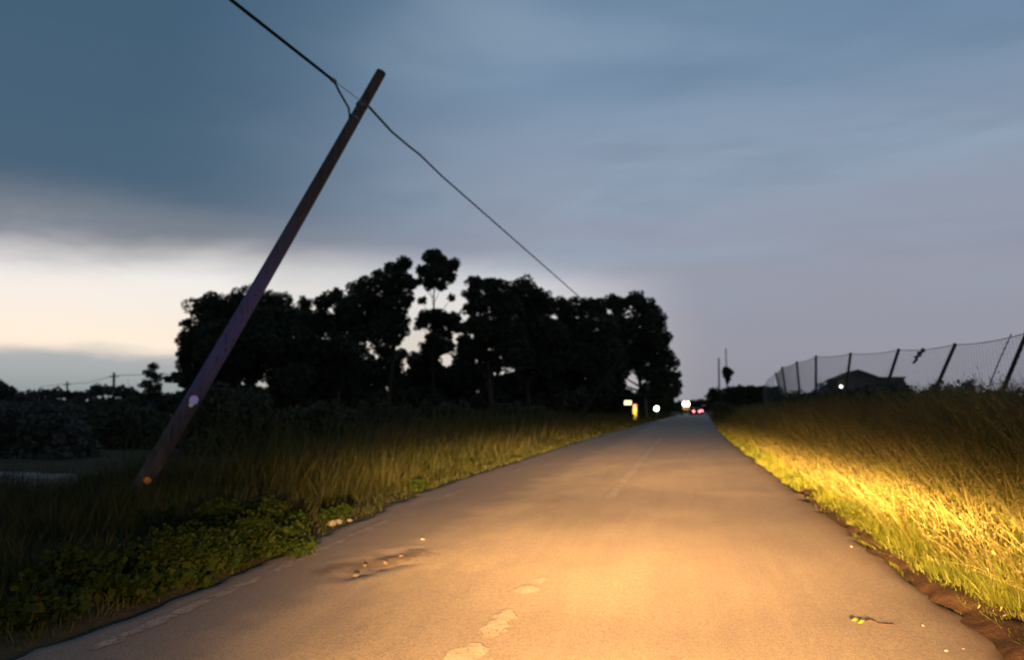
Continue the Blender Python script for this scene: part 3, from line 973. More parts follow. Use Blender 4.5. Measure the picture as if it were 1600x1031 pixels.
# concrete slab at far left
g = G(20, 783)
tag(MB().box((g.x - .5, g.y + .35, float(gz(g.x, g.y)) + .12), (2.3, .55, .34), R(-6), None, .03).build('concrete_slab', 'concrete', None, False, origin=(g.x - .5, g.y + .35, 0)), 'low pale concrete slab at the left edge behind the weeds', 'slab')

# ------------------------------------------------------------------ pines
def lobes_px(L, Y0, spread=2.0, grow=1.0):
    res = []
    for (px, py, r_) in L:
        Yv = Y0 + random.uniform(-spread, spread)
        p = P(px, py, Yv)
        res.append((p.x, p.y, p.z, r_ * grow * Yv / 1250.0))
    return res
def pine(label, basepx, Y0, L, tr=0.26, **kw):
    b = P(basepx, 650, Y0)
    return tree('pine_tree', label, (b.x, Y0), lobes_px(L, Y0, 2.0, 1.24), tr, group='pines beyond the leaning pole', **kw)

pine('broad round dark pine directly behind the leaning pole', 378, 78, [
    (330, 488, 36), (372, 484, 34), (408, 484, 36), (446, 492, 30), (308, 530, 30), (352, 532, 46), (410, 532, 46), (456, 530, 32),
    (300, 566, 24), (340, 576, 34), (388, 572, 32), (440, 566, 34), (474, 556, 24), (290, 592, 18), (318, 600, 24), (466, 590, 24), (292, 506, 9), (284, 552, 10), (276, 588, 9), (262, 592, 6)], .36)
pine('small pine tip showing between the round pine and its taller neighbour', 478, 92, [
    (476, 474, 11), (482, 496, 16), (476, 520, 20), (486, 548, 22)], .16)
pine('dark pine with a knobbly top right of the round pine', 528, 82, [
    (504, 474, 16), (526, 466, 15), (545, 480, 20), (508, 508, 26), (540, 512, 30), (522, 548, 32), (552, 548, 24), (505, 580, 22), (536, 590, 22)], .26)
pine('stepped tall pine just left of the slim open pine', 606, 84, [
    (622, 424, 20), (596, 440, 19), (570, 456, 22), (612, 456, 25), (636, 440, 12), (580, 490, 28), (612, 490, 26), (634, 470, 12), (592, 520, 24), (618, 520, 18), (644, 446, 7), (548, 470, 10), (566, 520, 18)], .30)
pine('slim open pine with a small crown, tallest of the pines', 680, 88, [
    (676, 400, 15), (690, 412, 14), (706, 414, 13), (662, 424, 13), (680, 428, 16), (700, 432, 12), (690, 446, 9), (672, 444, 10), (656, 440, 6),
    (705, 466, 6), (660, 470, 6), (666, 496, 14), (686, 494, 16), (706, 502, 14), (658, 508, 9), (682, 512, 12), (716, 514, 8), (676, 530, 12), (690, 545, 9), (700, 522, 9), (664, 540, 7)], .20)
pine('ragged pine right of the slim open pine', 770, 80, [
    (746, 444, 14), (736, 462, 12), (774, 450, 18), (738, 482, 14), (764, 476, 22), (790, 478, 22), (748, 510, 22), (786, 516, 30), (756, 545, 26), (800, 552, 28), (734, 560, 22)], .30)
pine('domed pine in the middle of the right hand pines', 828, 86, [
    (816, 454, 20), (840, 464, 18), (800, 470, 18), (832, 488, 28), (858, 480, 14), (812, 520, 28), (850, 522, 30), (828, 560, 28), (862, 565, 24)], .30)
pine('flat topped pine under the end of the cable', 905, 92, [
    (880, 482, 18), (906, 480, 17), (932, 482, 18), (890, 516, 28), (926, 516, 28), (872, 540, 20), (906, 556, 30), (940, 560, 26), (886, 590, 24), (930, 596, 24)], .32)
pine('large rounded pine nearest the road, rightmost of the row', 1002, 106, [
    (964, 476, 16), (990, 474, 16), (1012, 484, 17), (1026, 504, 14), (966, 512, 28), (1000, 516, 28), (1026, 534, 18), (958, 552, 26), (996, 552, 28), (1032, 562, 20), (1020, 584, 18),
    (1044, 590, 14), (968, 580, 16), (1030, 606, 18), (1046, 616, 13), (1040, 634, 14), (1024, 628, 14), (1060, 586, 5), (1058, 600, 8), (950, 588, 20)], .34)

# shaded undergrowth under the pines
lb = []
for px in range(296, 952, 9):
    Yv = random.uniform(84, 104)
    p = P(px, random.uniform(606, 638), Yv)
    lb.append((p.x, p.y, max(p.z, .6), random.uniform(16, 25) * Yv / 1250))
for px, py, r_ in [(600, 548, 16), (612, 566, 16), (668, 548, 12), (676, 566, 16), (725, 530, 14), (722, 572, 16), (540, 556, 14), (505, 610, 22), (530, 622, 20), (660, 600, 30), (690, 590, 26), (640, 606, 26), (610, 590, 24), (580, 585, 24), (720, 590, 22), (750, 590, 26), (790, 600, 26), (840, 605, 26), (665, 574, 18),
                   (880, 615, 24), (345, 620, 22), (470, 618, 22), (545, 576, 18), (940, 622, 20), (560, 610, 20), (676, 548, 20), (725, 545, 16), (1006, 606, 8)]:
    Yv = random.uniform(94, 104)
    p = P(px, py, Yv)
    lb.append((p.x, p.y, p.z, r_ * Yv / 1250))
for px in range(280, 1024, 8):
    for py in (626, 640):
        Yv = random.uniform(110, 122)
        p = P(px, py, Yv)
        lb.append((p.x, p.y, max(p.z, .7), random.uniform(12, 16) * Yv / 1250))
for px, py, r_ in [(960, 610, 14), (978, 614, 12), (1010, 612, 11), (650, 562, 15), (626, 552, 13), (636, 590, 18)]:
    p = P(px, py, 114)
    lb.append((p.x, p.y, p.z, r_ * 114 / 1250))
for q in range(190):
    px, py = random.uniform(300, 970), random.uniform(540, 612)
    if 396 < px < 450 or any(math.hypot(px - gx, py - gy) < 17 for gx, gy in ((573, 549), (645, 478), (651, 524), (639, 556), (699, 558), (694, 468))): continue
    Yv = random.uniform(96, 112)
    p = P(px, py, Yv)
    lb.append((p.x, p.y, p.z, random.uniform(9, 20) * Yv / 1250))
C, D, L = lobe_leaves(lb, .40, 0.9, 12)
k = C[:, 2] > 0.02
V_, F_ = leaf_quads(C[k], D[k], L[k], L[k] * .6)
tag(mesh_obj('undergrowth', V_, F_, 'hedge_leaf'), 'tangled dark undergrowth filling the space below the pines', 'undergrowth', kind='stuff')

# ------------------------------------------------------------------ shrubs and far trees on the left
def shrub(name, label, cx, Y0, L, leaf=.12, m='olive_leaf', group=None, cat='shrub', spread=.5, dens=.8):
    b = P(cx, 640, Y0)
    return tree(name, label, (b.x, Y0), lobes_px(L, Y0, spread), .07, leaf, m, cat, group, dens, 13, .45)
shrub('shrub', 'greyish mounded shrub at the left edge behind the slab', 55, 18, [(15, 675, 62), (70, 668, 58), (115, 690, 52), (30, 725, 52), (90, 728, 50), (140, 725, 42), (-30, 690, 66), (0, 750, 46), (60, 752, 44), (115, 752, 38), (165, 748, 28)], .13)
shrub('shrub', 'low dark shrub just left of the leaning pole', 190, 23, [(165, 672, 46), (210, 662, 44), (240, 685, 40), (180, 712, 42), (225, 718, 40), (258, 705, 32), (190, 745, 30), (235, 745, 28)], .13, 'hedge_leaf')
shrub('shrub', 'wide rounded bush behind and right of the leaning pole', 355, 20, [(310, 650, 46), (350, 634, 44), (392, 648, 44), (330, 690, 46), (380, 692, 46), (420, 690, 38), (288, 690, 38), (438, 660, 28), (300, 725, 36), (350, 730, 38), (400, 728, 34), (440, 712, 26)], .15, 'hedge_leaf')
shrub('shrub', 'dim bush between the round pine and the left verge grass', 500, 30, [(468, 655, 32), (505, 648, 34), (542, 656, 30), (488, 680, 28), (525, 682, 26), (560, 672, 22), (455, 685, 24)], .2, 'hedge_leaf')
shrub('shrub', 'tall ragged bush at the left edge in front of the horizon scrub', 30, 32, [(10, 650, 34), (50, 646, 30), (85, 652, 28), (-20, 655, 34), (30, 680, 36), (75, 685, 34), (-15, 690, 36)], .17, 'olive_leaf')
shrub('shrub', 'ragged dark bush between the leaning pole and the slender tree', 160, 34, [(130, 652, 28), (165, 645, 30), (200, 648, 30), (235, 654, 26), (145, 680, 30), (190, 680, 32), (230, 684, 28), (265, 660, 22)], .17, 'hedge_leaf')
shrub('shrub', 'dark bush in front of the knobbly pine', 590, 46, [(570, 650, 26), (602, 645, 27), (634, 652, 25), (585, 670, 20), (617, 671, 20), (650, 664, 16)], .2, 'hedge_leaf')
shrub('shrub', 'dark bush below the slim open pine', 690, 50, [(665, 648, 24), (697, 644, 24), (726, 650, 22), (680, 665, 17), (710, 666, 17), (748, 654, 17)], .2, 'hedge_leaf')
shrub('shrub', 'dark bush below the domed pine', 800, 56, [(775, 646, 22), (802, 642, 22), (832, 646, 21), (788, 660, 15), (817, 660, 15), (856, 650, 15)], .2, 'hedge_leaf')
shrub('brown_tree', 'brownish rounded tree rising at the left edge of the horizon', 10, 60, [(8, 612, 22), (-10, 604, 24), (30, 622, 18), (-5, 632, 24), (18, 636, 20)], .22, 'olive_leaf', cat='tree', spread=1)
shrub('slender_tree', 'slender upright tree on the left horizon beside the round pine', 236, 95, [(240, 572, 11), (234, 584, 12), (245, 590, 12), (228, 600, 13), (242, 606, 14), (230, 616, 14), (248, 620, 14)], .26, 'pine_needles', cat='tree', spread=1)
lb = []
for px in range(-160, 300, 10):
    Yv = random.uniform(105, 150)
    p = P(px, 622 - 8 * vnoise(px / 30.0, 2.0) - (6 if 140 < px < 215 else 0), Yv)
    lb.append((p.x, p.y, p.z, random.uniform(9, 15) * Yv / 1250))
    p = P(px, 634, Yv)
    lb.append((p.x, p.y, max(p.z, .8), random.uniform(16, 20) * Yv / 1250))
C, D, L = lobe_leaves(lb, .5, .8, 9)
k = C[:, 2] > 0
V_, F_ = leaf_quads(C[k], D[k], L[k], L[k] * .6)
tag(mesh_obj('far_scrub', V_, F_, 'olive_leaf'), 'low dark line of scrub along the left horizon', 'scrub', kind='stuff')
lb = []
for px in range(1020, 1130, 5):
    Yv = random.uniform(330, 420)
    p = P(px, 632 - 6 * vnoise(px / 9.0, 6.0), Yv)
    lb.append((p.x, p.y, p.z, random.uniform(5, 8) * Yv / 1250))
    lb.append((p.x, p.y, 1.2, 2.2))
for px in range(1120, 1900, 14):
    Yv = random.uniform(200, 280)
    p = P(px, 632 - 8 * vnoise(px / 40.0, 9.0), Yv)
    lb.append((p.x, p.y, p.z, random.uniform(7, 12) * Yv / 1250))
    lb.append((p.x, p.y, 1.2, 2.4))
C, D, L = lobe_leaves(lb, .8, .8, 9)
k = C[:, 2] > 0
V_, F_ = leaf_quads(C[k], D[k], L[k], L[k] * .6)
tag(mesh_obj('far_trees', V_, F_, 'hedge_leaf'), 'dark distant trees across the horizon beyond the end of the road', 'trees', kind='stuff')

def far_pole(label, px, ptop, Y0, r_, arm=True):
    b = P(px, 640, Y0); b.z = float(gz(b.x, b.y))
    tp = P(px, ptop, Y0)
    t = thing('power_pole', b, label, 'pole', 'small power poles on the left horizon')
    MB().tube([b, tp], [r_, r_ * .7], 8).build('shaft', 'dark_wood', t)
    MB().box((tp.x, tp.y, tp.z - .9), (2.4, .14, .16)).build('crossarm', 'dark_wood', t)
    for q in (-1, 0, 1):
        MB().tube([(tp.x + q * 1.0, tp.y, tp.z - .82), (tp.x + q * 1.0, tp.y, tp.z - .55)], .07, 8).build('insulator', 'plate_white', t)
    return tp
a = far_pole('taller power pole on the left horizon left of the slender tree', 178, 582, 150, .34)
b = far_pole('fainter power pole low on the left horizon near the edge', 105, 596, 190, .30)
dv = (b - a)
l0 = a + Vector((0, 0, -.6))
tag(MB().tube([l0 + Vector((60, -31, .4)), l0 + Vector((30, -15, -.5)), l0, l0.lerp(b + Vector((0, 0, -.6)), .5) - Vector((0, 0, .7)), b + Vector((0, 0, -.6)), b + dv * .9], .05, 6).build('power_line', 'cable_rubber', None, False, origin=l0), 'thin power line strung between the poles on the left horizon', 'cable')

# ------------------------------------------------------------------ right side: fence, hedge, house
posts = [((1220, 618), (1212, 583), 42), ((1228, 612), (1222, 574), 37.5), ((1249, 608), (1245, 566), 32), ((1275, 612), (1275, 557), 28), ((1324, 592), (1329, 553), 24),
         ((1390, 590), (1404, 547), 21), ((1464, 603), (1492, 539), 18.4), ((1566, 612), (1604, 521), 15.5), ((1660, 640), (1730, 500), 12.6)]
f0 = P(*posts[4][0], posts[4][2])
fence = thing('wire_fence', (f0.x, f0.y, float(gz(f0.x, f0.y))), 'tall wire mesh fence on leaning dark posts above the right bank', 'fence')
tops, feet = [], []
for (b_, t_, Yv) in posts:
    tp, lo = P(*t_, Yv), P(*b_, Yv)
    d = (tp - lo).normalized()
    gzv = float(gz(lo.x, lo.y)) - .2
    ft = lo + d * ((gzv - lo.z) / d.z)
    tops.append(tp); feet.append(ft)
    MB().tube([ft, ft.lerp(tp, .5), tp], [.042, .040, .036], 8).build('post', 'fence_post', fence, smooth=True)
    MB().ball(tp, .045, 8, 6).build('post_cap', 'fence_post', fence)
# the end of the mesh curls down to the ground beyond the last post
e_top = P(1192, 606, 46); e_ft = Vector((e_top.x, e_top.y, float(gz(e_top.x, e_top.y)) - .05))
MB().tube([e_ft, e_top], .03, 8).build('end_stake', 'fence_post', fence)
TT = [e_top, P(1200, 592, 44)] + tops
FF = [e_ft, Vector((P(1200, 592, 44).x, 44, float(gz(P(1200, 592, 44).x, 44))))] + feet
wires = MB()
def strand(mb, a_, b_, r_):
    mb.tube([a_, b_], r_, 3, caps=False)
for k in range(len(TT) - 1):
    mb = MB()
    L_ = (TT[k] - TT[k + 1]).length
    Hh = max((TT[k] - FF[k]).length, (TT[k + 1] - FF[k + 1]).length)
    def at(u_, v_):
        return FF[k].lerp(FF[k + 1], u_).lerp(TT[k].lerp(TT[k + 1], u_) + Vector((0, 0, -.05 * 4 * u_ * (1 - u_))), v_)
    stp = .13
    nd = int((L_ + Hh) / stp)
    for q in range(nd):                                   # woven wire, both diagonals
        c_ = q * stp
        for sgn in (1, -1):
            u0, v0 = (c_, 0.0) if c_ < L_ else (L_, c_ - L_)
            u1, v1 = (0.0, c_) if c_ < Hh else (c_ - Hh, Hh)
            pu0, pu1 = u0 / L_, u1 / L_
            if sgn < 0:
                pu0, pu1 = 1 - pu0, 1 - pu1
            strand(mb, at(pu0, v0 / Hh), at(pu1, v1 / Hh), .0029)
    mb.build('mesh_panel', 'fence_wire', fence)
    tw = [at(q / 6, 1.0) + Vector((0, 0, .008)) for q in range(7)]
    MB().tube(tw, .008, 5).build('top_wire', 'fence_wire', fence)
# slack stay wire between two near posts
MB().tube([P(1580, 522, 16.8), P(1562, 562, 16.6), P(1545, 604, 16.4)], .012, 6).build('stay_wire', 'fence_wire', fence)

# scrap of cloth caught in the mesh
c = P(1433, 556, 19.6)
sv_, sf_ = [], []
outl = [(0.14, 0.16), (0.17, .10), (.08, .05), (.09, -.01), (.02, -.03), (.0, -.10), (-.07, -.17), (-.10, -.15), (-.05, -.06), (-.07, -.02), (0, .03), (.01, .09), (.08, .10), (.10, .17)]
ring_f = [c + Vector((a * 1.05, random.uniform(-.05, .0), b * 1.05)) for a, b in outl]
ring_b = [p + Vector((random.uniform(-.01, .01), .035, random.uniform(-.01, .01))) for p in ring_f]
mb = MB(); nq = len(outl)
mid_f, mid_b = c + Vector((.02, -.07, 0)), c + Vector((.02, .06, 0))
mb.add(ring_f + ring_b + [mid_f, mid_b], [(i_, (i_ + 1) % nq, 2 * nq) for i_ in range(nq)] + [(nq + (i_ + 1) % nq, nq + i_, 2 * nq + 1) for i_ in range(nq)] + [(i_, nq + i_, nq + (i_ + 1) % nq, (i_ + 1) % nq) for i_ in range(nq)])
tag(mb.build('torn_rag', 'rag_cloth', None, False, origin=c), 'dark torn rag caught high in the wire mesh fence', 'rag')

# bramble hedge under the fence
lb = []
for k in range(len(feet) - 1):
    for q in range(6):
        u_ = q / 6
        f_ = feet[k].lerp(feet[k + 1], u_)
        tp = (612 if k < 3 else 604) + random.uniform(-4, 7)
        if k >= 5: tp = 606 + random.uniform(-8, 8)
        if k >= 7: tp = 610
        Yv = f_.y - .25
        p = P(*proj((f_.x, Yv, 1.2)), Yv)
        ztop = EYE + (638 - tp) / 1250 * Yv
        r_ = random.uniform(.35, .55)
        for zc in (ztop - r_, ztop - 1.8 * r_, .8):
            lb.append((f_.x - .1 + random.uniform(-.3, .5), Yv + random.uniform(-.4, .3), zc, r_))
        lb.append((f_.x + 1.6 + random.uniform(-.5, .8), Yv + 1.2, ztop - r_ - .1, .6))
C, D, L = lobe_leaves(lb, .085, .22, 12)
k = C[:, 2] > gz(C[:, 0], C[:, 1])
V_, F_ = leaf_quads(C[k], D[k], L[k] * 1.2, L[k] * .75)
h = thing('bramble_hedge', (feet[5].x, feet[5].y, .4), 'dark overgrown bramble hedge along the foot of the wire fence', 'hedge')
mesh_obj('foliage', V_, F_, 'hedge_leaf', h)
mb = MB()
for q in range(60):
    j = random.randrange(len(feet) - 1)
    f_ = feet[j].lerp(feet[j + 1], random.random())
    a = Vector((f_.x + random.uniform(-.2, .4), f_.y - random.uniform(0, .4), .3))
    mb.tube([a, a + Vector((random.uniform(-.3, .3), random.uniform(-.3, .3), .7)), a + Vector((random.uniform(-.6, .5), random.uniform(-.6, .4), 1.15))], [.012, .009, .004], 5)
tag(mb.build('stems', 'twig_bark', h), kind='stuff')

shrub('small_tree', 'small bushy topped tree poking above the hedge by the right edge', 1516, 62, [(1516, 598, 7), (1514, 606, 7), (1518, 612, 5)], .16, 'hedge_leaf', cat='tree', spread=.2)
shrub('shrub', 'dark shrub beside the left corner of the gabled house', 1298, 92, [(1300, 598, 8), (1290, 608, 12), (1306, 612, 11), (1280, 620, 12), (1300, 624, 12)], .26, 'hedge_leaf', spread=.8)

# house with a gable and a flat annex
HY = 110.0
def hx(px, py): return P(px, py, HY)
zA, zE, zF = hx(1340, 577).z, hx(1340, 589).z, hx(1400, 590).z
xl, xa, xr, xe = hx(1308, 590).x, hx(1340, 577).x, hx(1376, 590).x, hx(1414, 590).x
house = thing('gabled_house', ((xl + xe) / 2, HY, 0.2), 'dark house with a low gable and flat annex behind the wire fence', 'house')
MB().prism([(xl, HY, 0), (xr, HY, 0), (xr, HY, zE), (xa, HY, zA - .22), (xl, HY, zE)], (0, 8, 0)).build('wall', 'plaster', house)
rf = MB()
for (x0, z0, x1, z1) in ((xl - .45, zE - .35, xa, zA), (xa + .004, zA, xr + .45, zE - .25)):
    rf.prism([(x0, HY - .5, z0), (x1, HY - .5, z1), (x1, HY - .5, z1 - .18), (x0, HY - .5, z0 - .18)], (0, 9, 0))
roof = rf.build('roof', 'roof_tile', house)
MB().box(((xr + xe) / 2 + .01, HY + 3.2, zF / 2), (xe - xr, 6, zF)).build('annex_wall', 'plaster', house)
MB().box(((xr + xe) / 2 + .05, HY + 3.2, zF + .06), (xe - xr + .3, 6.3, .14)).build('annex_roof', 'concrete', house)
for wx, wz in ((xl + 1.3, 3.1), (xa + .6, 3.1), (xr - 1.0, 3.1), ((xr + xe) / 2, 3.1)):
    f_ = MB().box((wx, HY - .03, wz), (1.0, .10, 1.25)).build('window', 'old_frame', house)
    MB().box((wx, HY - .09, wz), (.82, .03, 1.06)).build('pane', 'window_glass', f_)
dr = MB().box((xr - 2.6, HY - .03, 1.15), (1.0, .1, 2.2)).build('door', 'old_frame', house)
MB().ball((xr - 2.25, HY - .12, 1.1), .05, 8, 6).build('handle', 'galvanised', dr)
lp = hx(1313, 604)
lm = thing('wall_lamp', (lp.x, HY - .5, lp.z), 'bright white lamp glowing at the left corner of the gabled house', 'lamp')
MB().tube([(lp.x, HY + .02, lp.z + .25), (lp.x, HY - .45, lp.z + .25), (lp.x, HY - .5, lp.z + .12)], .03, 8).build('bracket', 'lamp_housing', lm)
MB().ball((lp.x, HY - .5, lp.z), .17, 14, 10).build('globe', 'house_lamp', lm, True)

# roadside poles and hedge at the far right of the road
def plain_pole(name, label, px, pb, pt, Y0, r_, ivy=None):
    b = P(px, 640, Y0); b.z = float(gz(b.x, b.y)) - .1
    tp = P(px if pt is None else pt[0], pt[1], Y0)
    t = thing(name, b, label, 'pole')
    MB().tube([b, tp], [r_, r_ * .65], 10).build('shaft', 'dark_wood', t, True)
    MB().tube([tp - Vector((0, 0, .02)), tp + Vector((0, 0, .05))], r_ * .8, 10).build('cap', 'galvanised', t)
    if ivy:
        lbs = []
        for (ix, iy, ir) in ivy:
            p = P(ix, iy, Y0)
            lbs.append((p.x, p.y + random.uniform(-.1, .1), p.z, ir * Y0 / 1250))
        C, D, L = lobe_leaves([(a_, b_, c_, d_ * 1.55) for a_, b_, c_, d_ in lbs], .10, .9, 12, 1.0)
        V_, F_ = leaf_quads(C, D, L, L * .7)
        mesh_obj('ivy_clump', V_, F_, 'hedge_leaf', t)
    return t
plain_pole('roadside_pole', 'bare dark pole right of the road end, left of the ivy clad one', 1124, 610, (1123, 560), 78, .10)
plain_pole('roadside_pole', 'thin pole with a dark teardrop clump of ivy right of the road end', 1137, 600, (1134, 545), 70, .065,
           [(1136, 579, 4.2), (1139, 581, 4.0), (1133, 581, 4.0), (1136, 586, 4.8), (1137, 592, 3.2), (1137, 597, 1.8)])
lb = []
for px in range(1138, 1222, 6):
    Yv = 64 + (1222 - px) * .06
    p = P(px, 609 + random.uniform(-1.0, 2.0), Yv)
    lb.append((p.x, p.y, p.z, 8.5 * Yv / 1250))
    for py in (618, 628, 640):
        p = P(px, py, Yv); lb.append((p.x, p.y, max(p.z, .5), 11 * Yv / 1250))
t = thing('clipped_hedge', (P(1180, 640, 64).x, 64, .2), 'dark level hedge between the ivy clad pole and the fence end', 'hedge')
C, D, L = lobe_leaves(lb, .17, .7, 11)
k = C[:, 2] > .15
V_, F_ = leaf_quads(C[k], D[k], L[k], L[k] * .65)
mesh_obj('foliage', V_, F_, 'hedge_leaf', t)
mb = MB()
for px in range(1140, 1222, 8):
    p = P(px, 640, 65.5)
    mb.tube([(p.x, 65.5, .05), (p.x + .05, 65.5, 1.8)], [.05, .02], 6)
tag(mb.build('stems', 'bark', t), kind='stuff')
shrub('shrub', 'boxy dark bush beside the road end below the bare pole', 1116, 84, [(1112, 612, 7), (1118, 612, 7), (1126, 613, 7), (1110, 620, 8), (1120, 622, 9), (1128, 622, 9), (1113, 632, 8), (1124, 634, 9)], .2, 'hedge_leaf', spread=.5)
# overhanging clump where the bank meets the road end
shrub('shrub', 'dark overhanging clump at the road edge where the right bank ends', 1122, 50, [(1118, 640, 9), (1126, 636, 11), (1120, 654, 9), (1132, 650, 12), (1140, 640, 12), (1146, 652, 12)], .12, 'hedge_leaf', spread=.3)

# ------------------------------------------------------------------ hut with a lit window and a half-open lit door
HU = 97.0
hl, hr = P(966, 640, HU).x, P(1009, 640, HU).x
hzr = P(980, 619, HU).z
hut = thing('roadside_hut', ((hl + hr) / 2, HU, 0), 'low dark hut under the rightmost pine with a lit window and doorway', 'hut')
dl_, dr_ = P(989, 640, HU).x, P(995, 640, HU).x
zt = P(992, 631.5, HU).z
w0, w1 = P(975.5, 629, HU).x, P(986.5, 629, HU).x
z0, z1 = P(980, 632, HU).z, P(980, 625.8, HU).z
wall = MB()
th_ = .2
def wseg(xa_, xb_, za_, zb_):
    wall.box(((xa_ + xb_) / 2, HU + th_ / 2, (za_ + zb_) / 2), (xb_ - xa_, th_, zb_ - za_))
wseg(hl, w0, -.1, hzr); wseg(w0, w1, -.1, z0); wseg(w0, w1, z1, hzr); wseg(w1, dl_, -.1, hzr); wseg(dl_, dr_, zt, hzr); wseg(dr_, hr, -.1, hzr)
wall.box((hl + .1, HU + 1.75, hzr / 2), (.2, 3.1, hzr)); wall.box((hr - .1, HU + 1.75, hzr / 2), (.2, 3.1, hzr)); wall.box(((hl + hr) / 2, HU + 3.4, hzr / 2), (hr - hl, .2, hzr))
wall.build('wall', 'dark_wood', hut)
MB().box(((hl + hr) / 2, HU + 1.7, hzr + .1), (hr - hl + .6, 4.2, .16), 0, Matrix.Rotation(R(4), 3, 'X')).build('roof', 'dark_wood', hut)
MB().box(((w0 + w1) / 2, HU + .12, (z0 + z1) / 2), (w1 - w0, .02, z1 - z0)).build('window', 'window_light', hut)
MB().box(((dl_ + dr_) / 2, HU + .15, zt / 2 + .02), (dr_ - dl_, .02, zt - .02)).build('lit_doorway', 'door_light', hut)
dd = MB().box((dl_ - .32, HU - .12, zt / 2), (.62, .05, zt - .06), R(18)).build('door', 'dark_wood', hut)
MB().ball((dl_ - .1, HU - .12, 1.0), .04, 8, 6).build('handle', 'galvanised', dd)

def lamp_post(name, label, p, m, r_):
    b = Vector((p.x, p.y, float(gz(p.x, p.y)) - .05))
    t = thing(name, b, label, 'lamp')
    MB().tube([b, Vector((p.x, p.y, p.z - r_ * .8))], [.07, .05], 10).build('post', 'lamp_housing', t, True)
    MB().ball(p, r_, 16, 10).build('globe', m, t, True)
    MB().tube([Vector((p.x, p.y, p.z + r_ * .92)), Vector((p.x, p.y, p.z + r_ * 1.15))], [r_ * .5, r_ * .1], 10).build('cap', 'lamp_housing', t)
lamp_post('globe_lamp', 'white globe lamp on a short post left of the road below the pine', P(1026, 638, 99), 'white_lamp', .26)

# ------------------------------------------------------------------ vehicles at the end of the road
def wheel(parent, c, r_, wdt):
    ty = MB().tube([(c[0] - wdt / 2, c[1], c[2]), (c[0] - wdt / 2 + .03, c[1], c[2]), (c[0] + wdt / 2 - .03, c[1], c[2]), (c[0] + wdt / 2, c[1], c[2])], [r_ * .92, r_, r_, r_ * .92], 20).build('wheel', 'tyre_rubber', parent)
    MB().tube([(c[0] - wdt / 2 - .012, c[1], c[2]), (c[0] + wdt / 2 + .012, c[1], c[2])], r_ * .6, 14).build('rim', 'rim_metal', ty)
    return ty

def rring(xc, yv, hw, zb, ztp, c_=.12):
    return [(xc - hw + c_, yv, zb), (xc + hw - c_, yv, zb), (xc + hw, yv, zb + c_), (xc + hw, yv, ztp - c_), (xc + hw - c_, yv, ztp), (xc - hw + c_, yv, ztp), (xc - hw, yv, ztp - c_), (xc - hw, yv, zb + c_)]

def car(name, label, xc, y0, paint, group):
    z0_ = 0.02
    t = thing(name, (xc, y0, z0_), label, 'car', group)
    secs = [(0, .74, .42, .86), (.10, .82, .30, .98), (.9, .86, .24, .98), (2.6, .86, .24, .95), (3.3, .84, .24, .86), (3.9, .78, .28, .74), (4.05, .66, .36, .62)]
    MB().loft([rring(xc, y0 + a, hw, z0_ + zb, z0_ + zt_, .08) for a, hw, zb, zt_ in secs]).build('body', paint, t, True)
    secs = [(.16, .68, .95, 1.02), (.42, .62, .95, 1.40), (.9, .62, .95, 1.47), (1.9, .62, .95, 1.45), (2.85, .66, .93, .97)]
    MB().loft([rring(xc, y0 + a, hw, z0_ + zb, z0_ + zt_, .03) for a, hw, zb, zt_ in secs]).build('cabin', paint, t, True)
    MB().prism([(xc - .52, y0 + .20, z0_ + 1.04), (xc + .52, y0 + .20, z0_ + 1.04), (xc + .48, y0 + .40, z0_ + 1.36), (xc - .48, y0 + .40, z0_ + 1.36)], (0, -.03, .012)).build('rear_window', 'window_glass', t)
    for sg in (-1, 1):
        MB().prism([(xc + sg * .665, y0 + .65, z0_ + 1.0), (xc + sg * .665, y0 + 2.5, z0_ + 1.0), (xc + sg * .645, y0 + 1.9, z0_ + 1.38), (xc + sg * .632, y0 + .8, z0_ + 1.40)], (sg * .02, 0, 0)).build('side_window', 'window_glass', t)
        MB().box((xc + sg * .58, y0 - .005, z0_ + .78), (.30, .10, .24), 0, None, .03).build('tail_light', 'tail_lamp', t)
        for yw in (.75, 3.2):
            wheel(t, (xc + sg * .76, y0 + yw, z0_ + .31), .31, .2)
    MB().box((xc, y0 - .04, z0_ + .42), (1.5, .14, .22), 0, None, .04).build('bumper', 'lamp_housing', t)
    MB().box((xc, y0 - .02, z0_ + .66), (.52, .03, .12)).build('number_plate', 'plate_white', t)
    return t
p = P(1088.5, 643, 165)
car('car', 'car driving away with red tail lights lit at the end of the road', p.x, 165, 'car_paint_dark', 'cars driving away')
p = P(1093.0, 641, 196)
car('car', 'farther car with red tail lights, ahead of the one at the road end', p.x, 196, 'car_paint_red', 'cars driving away')

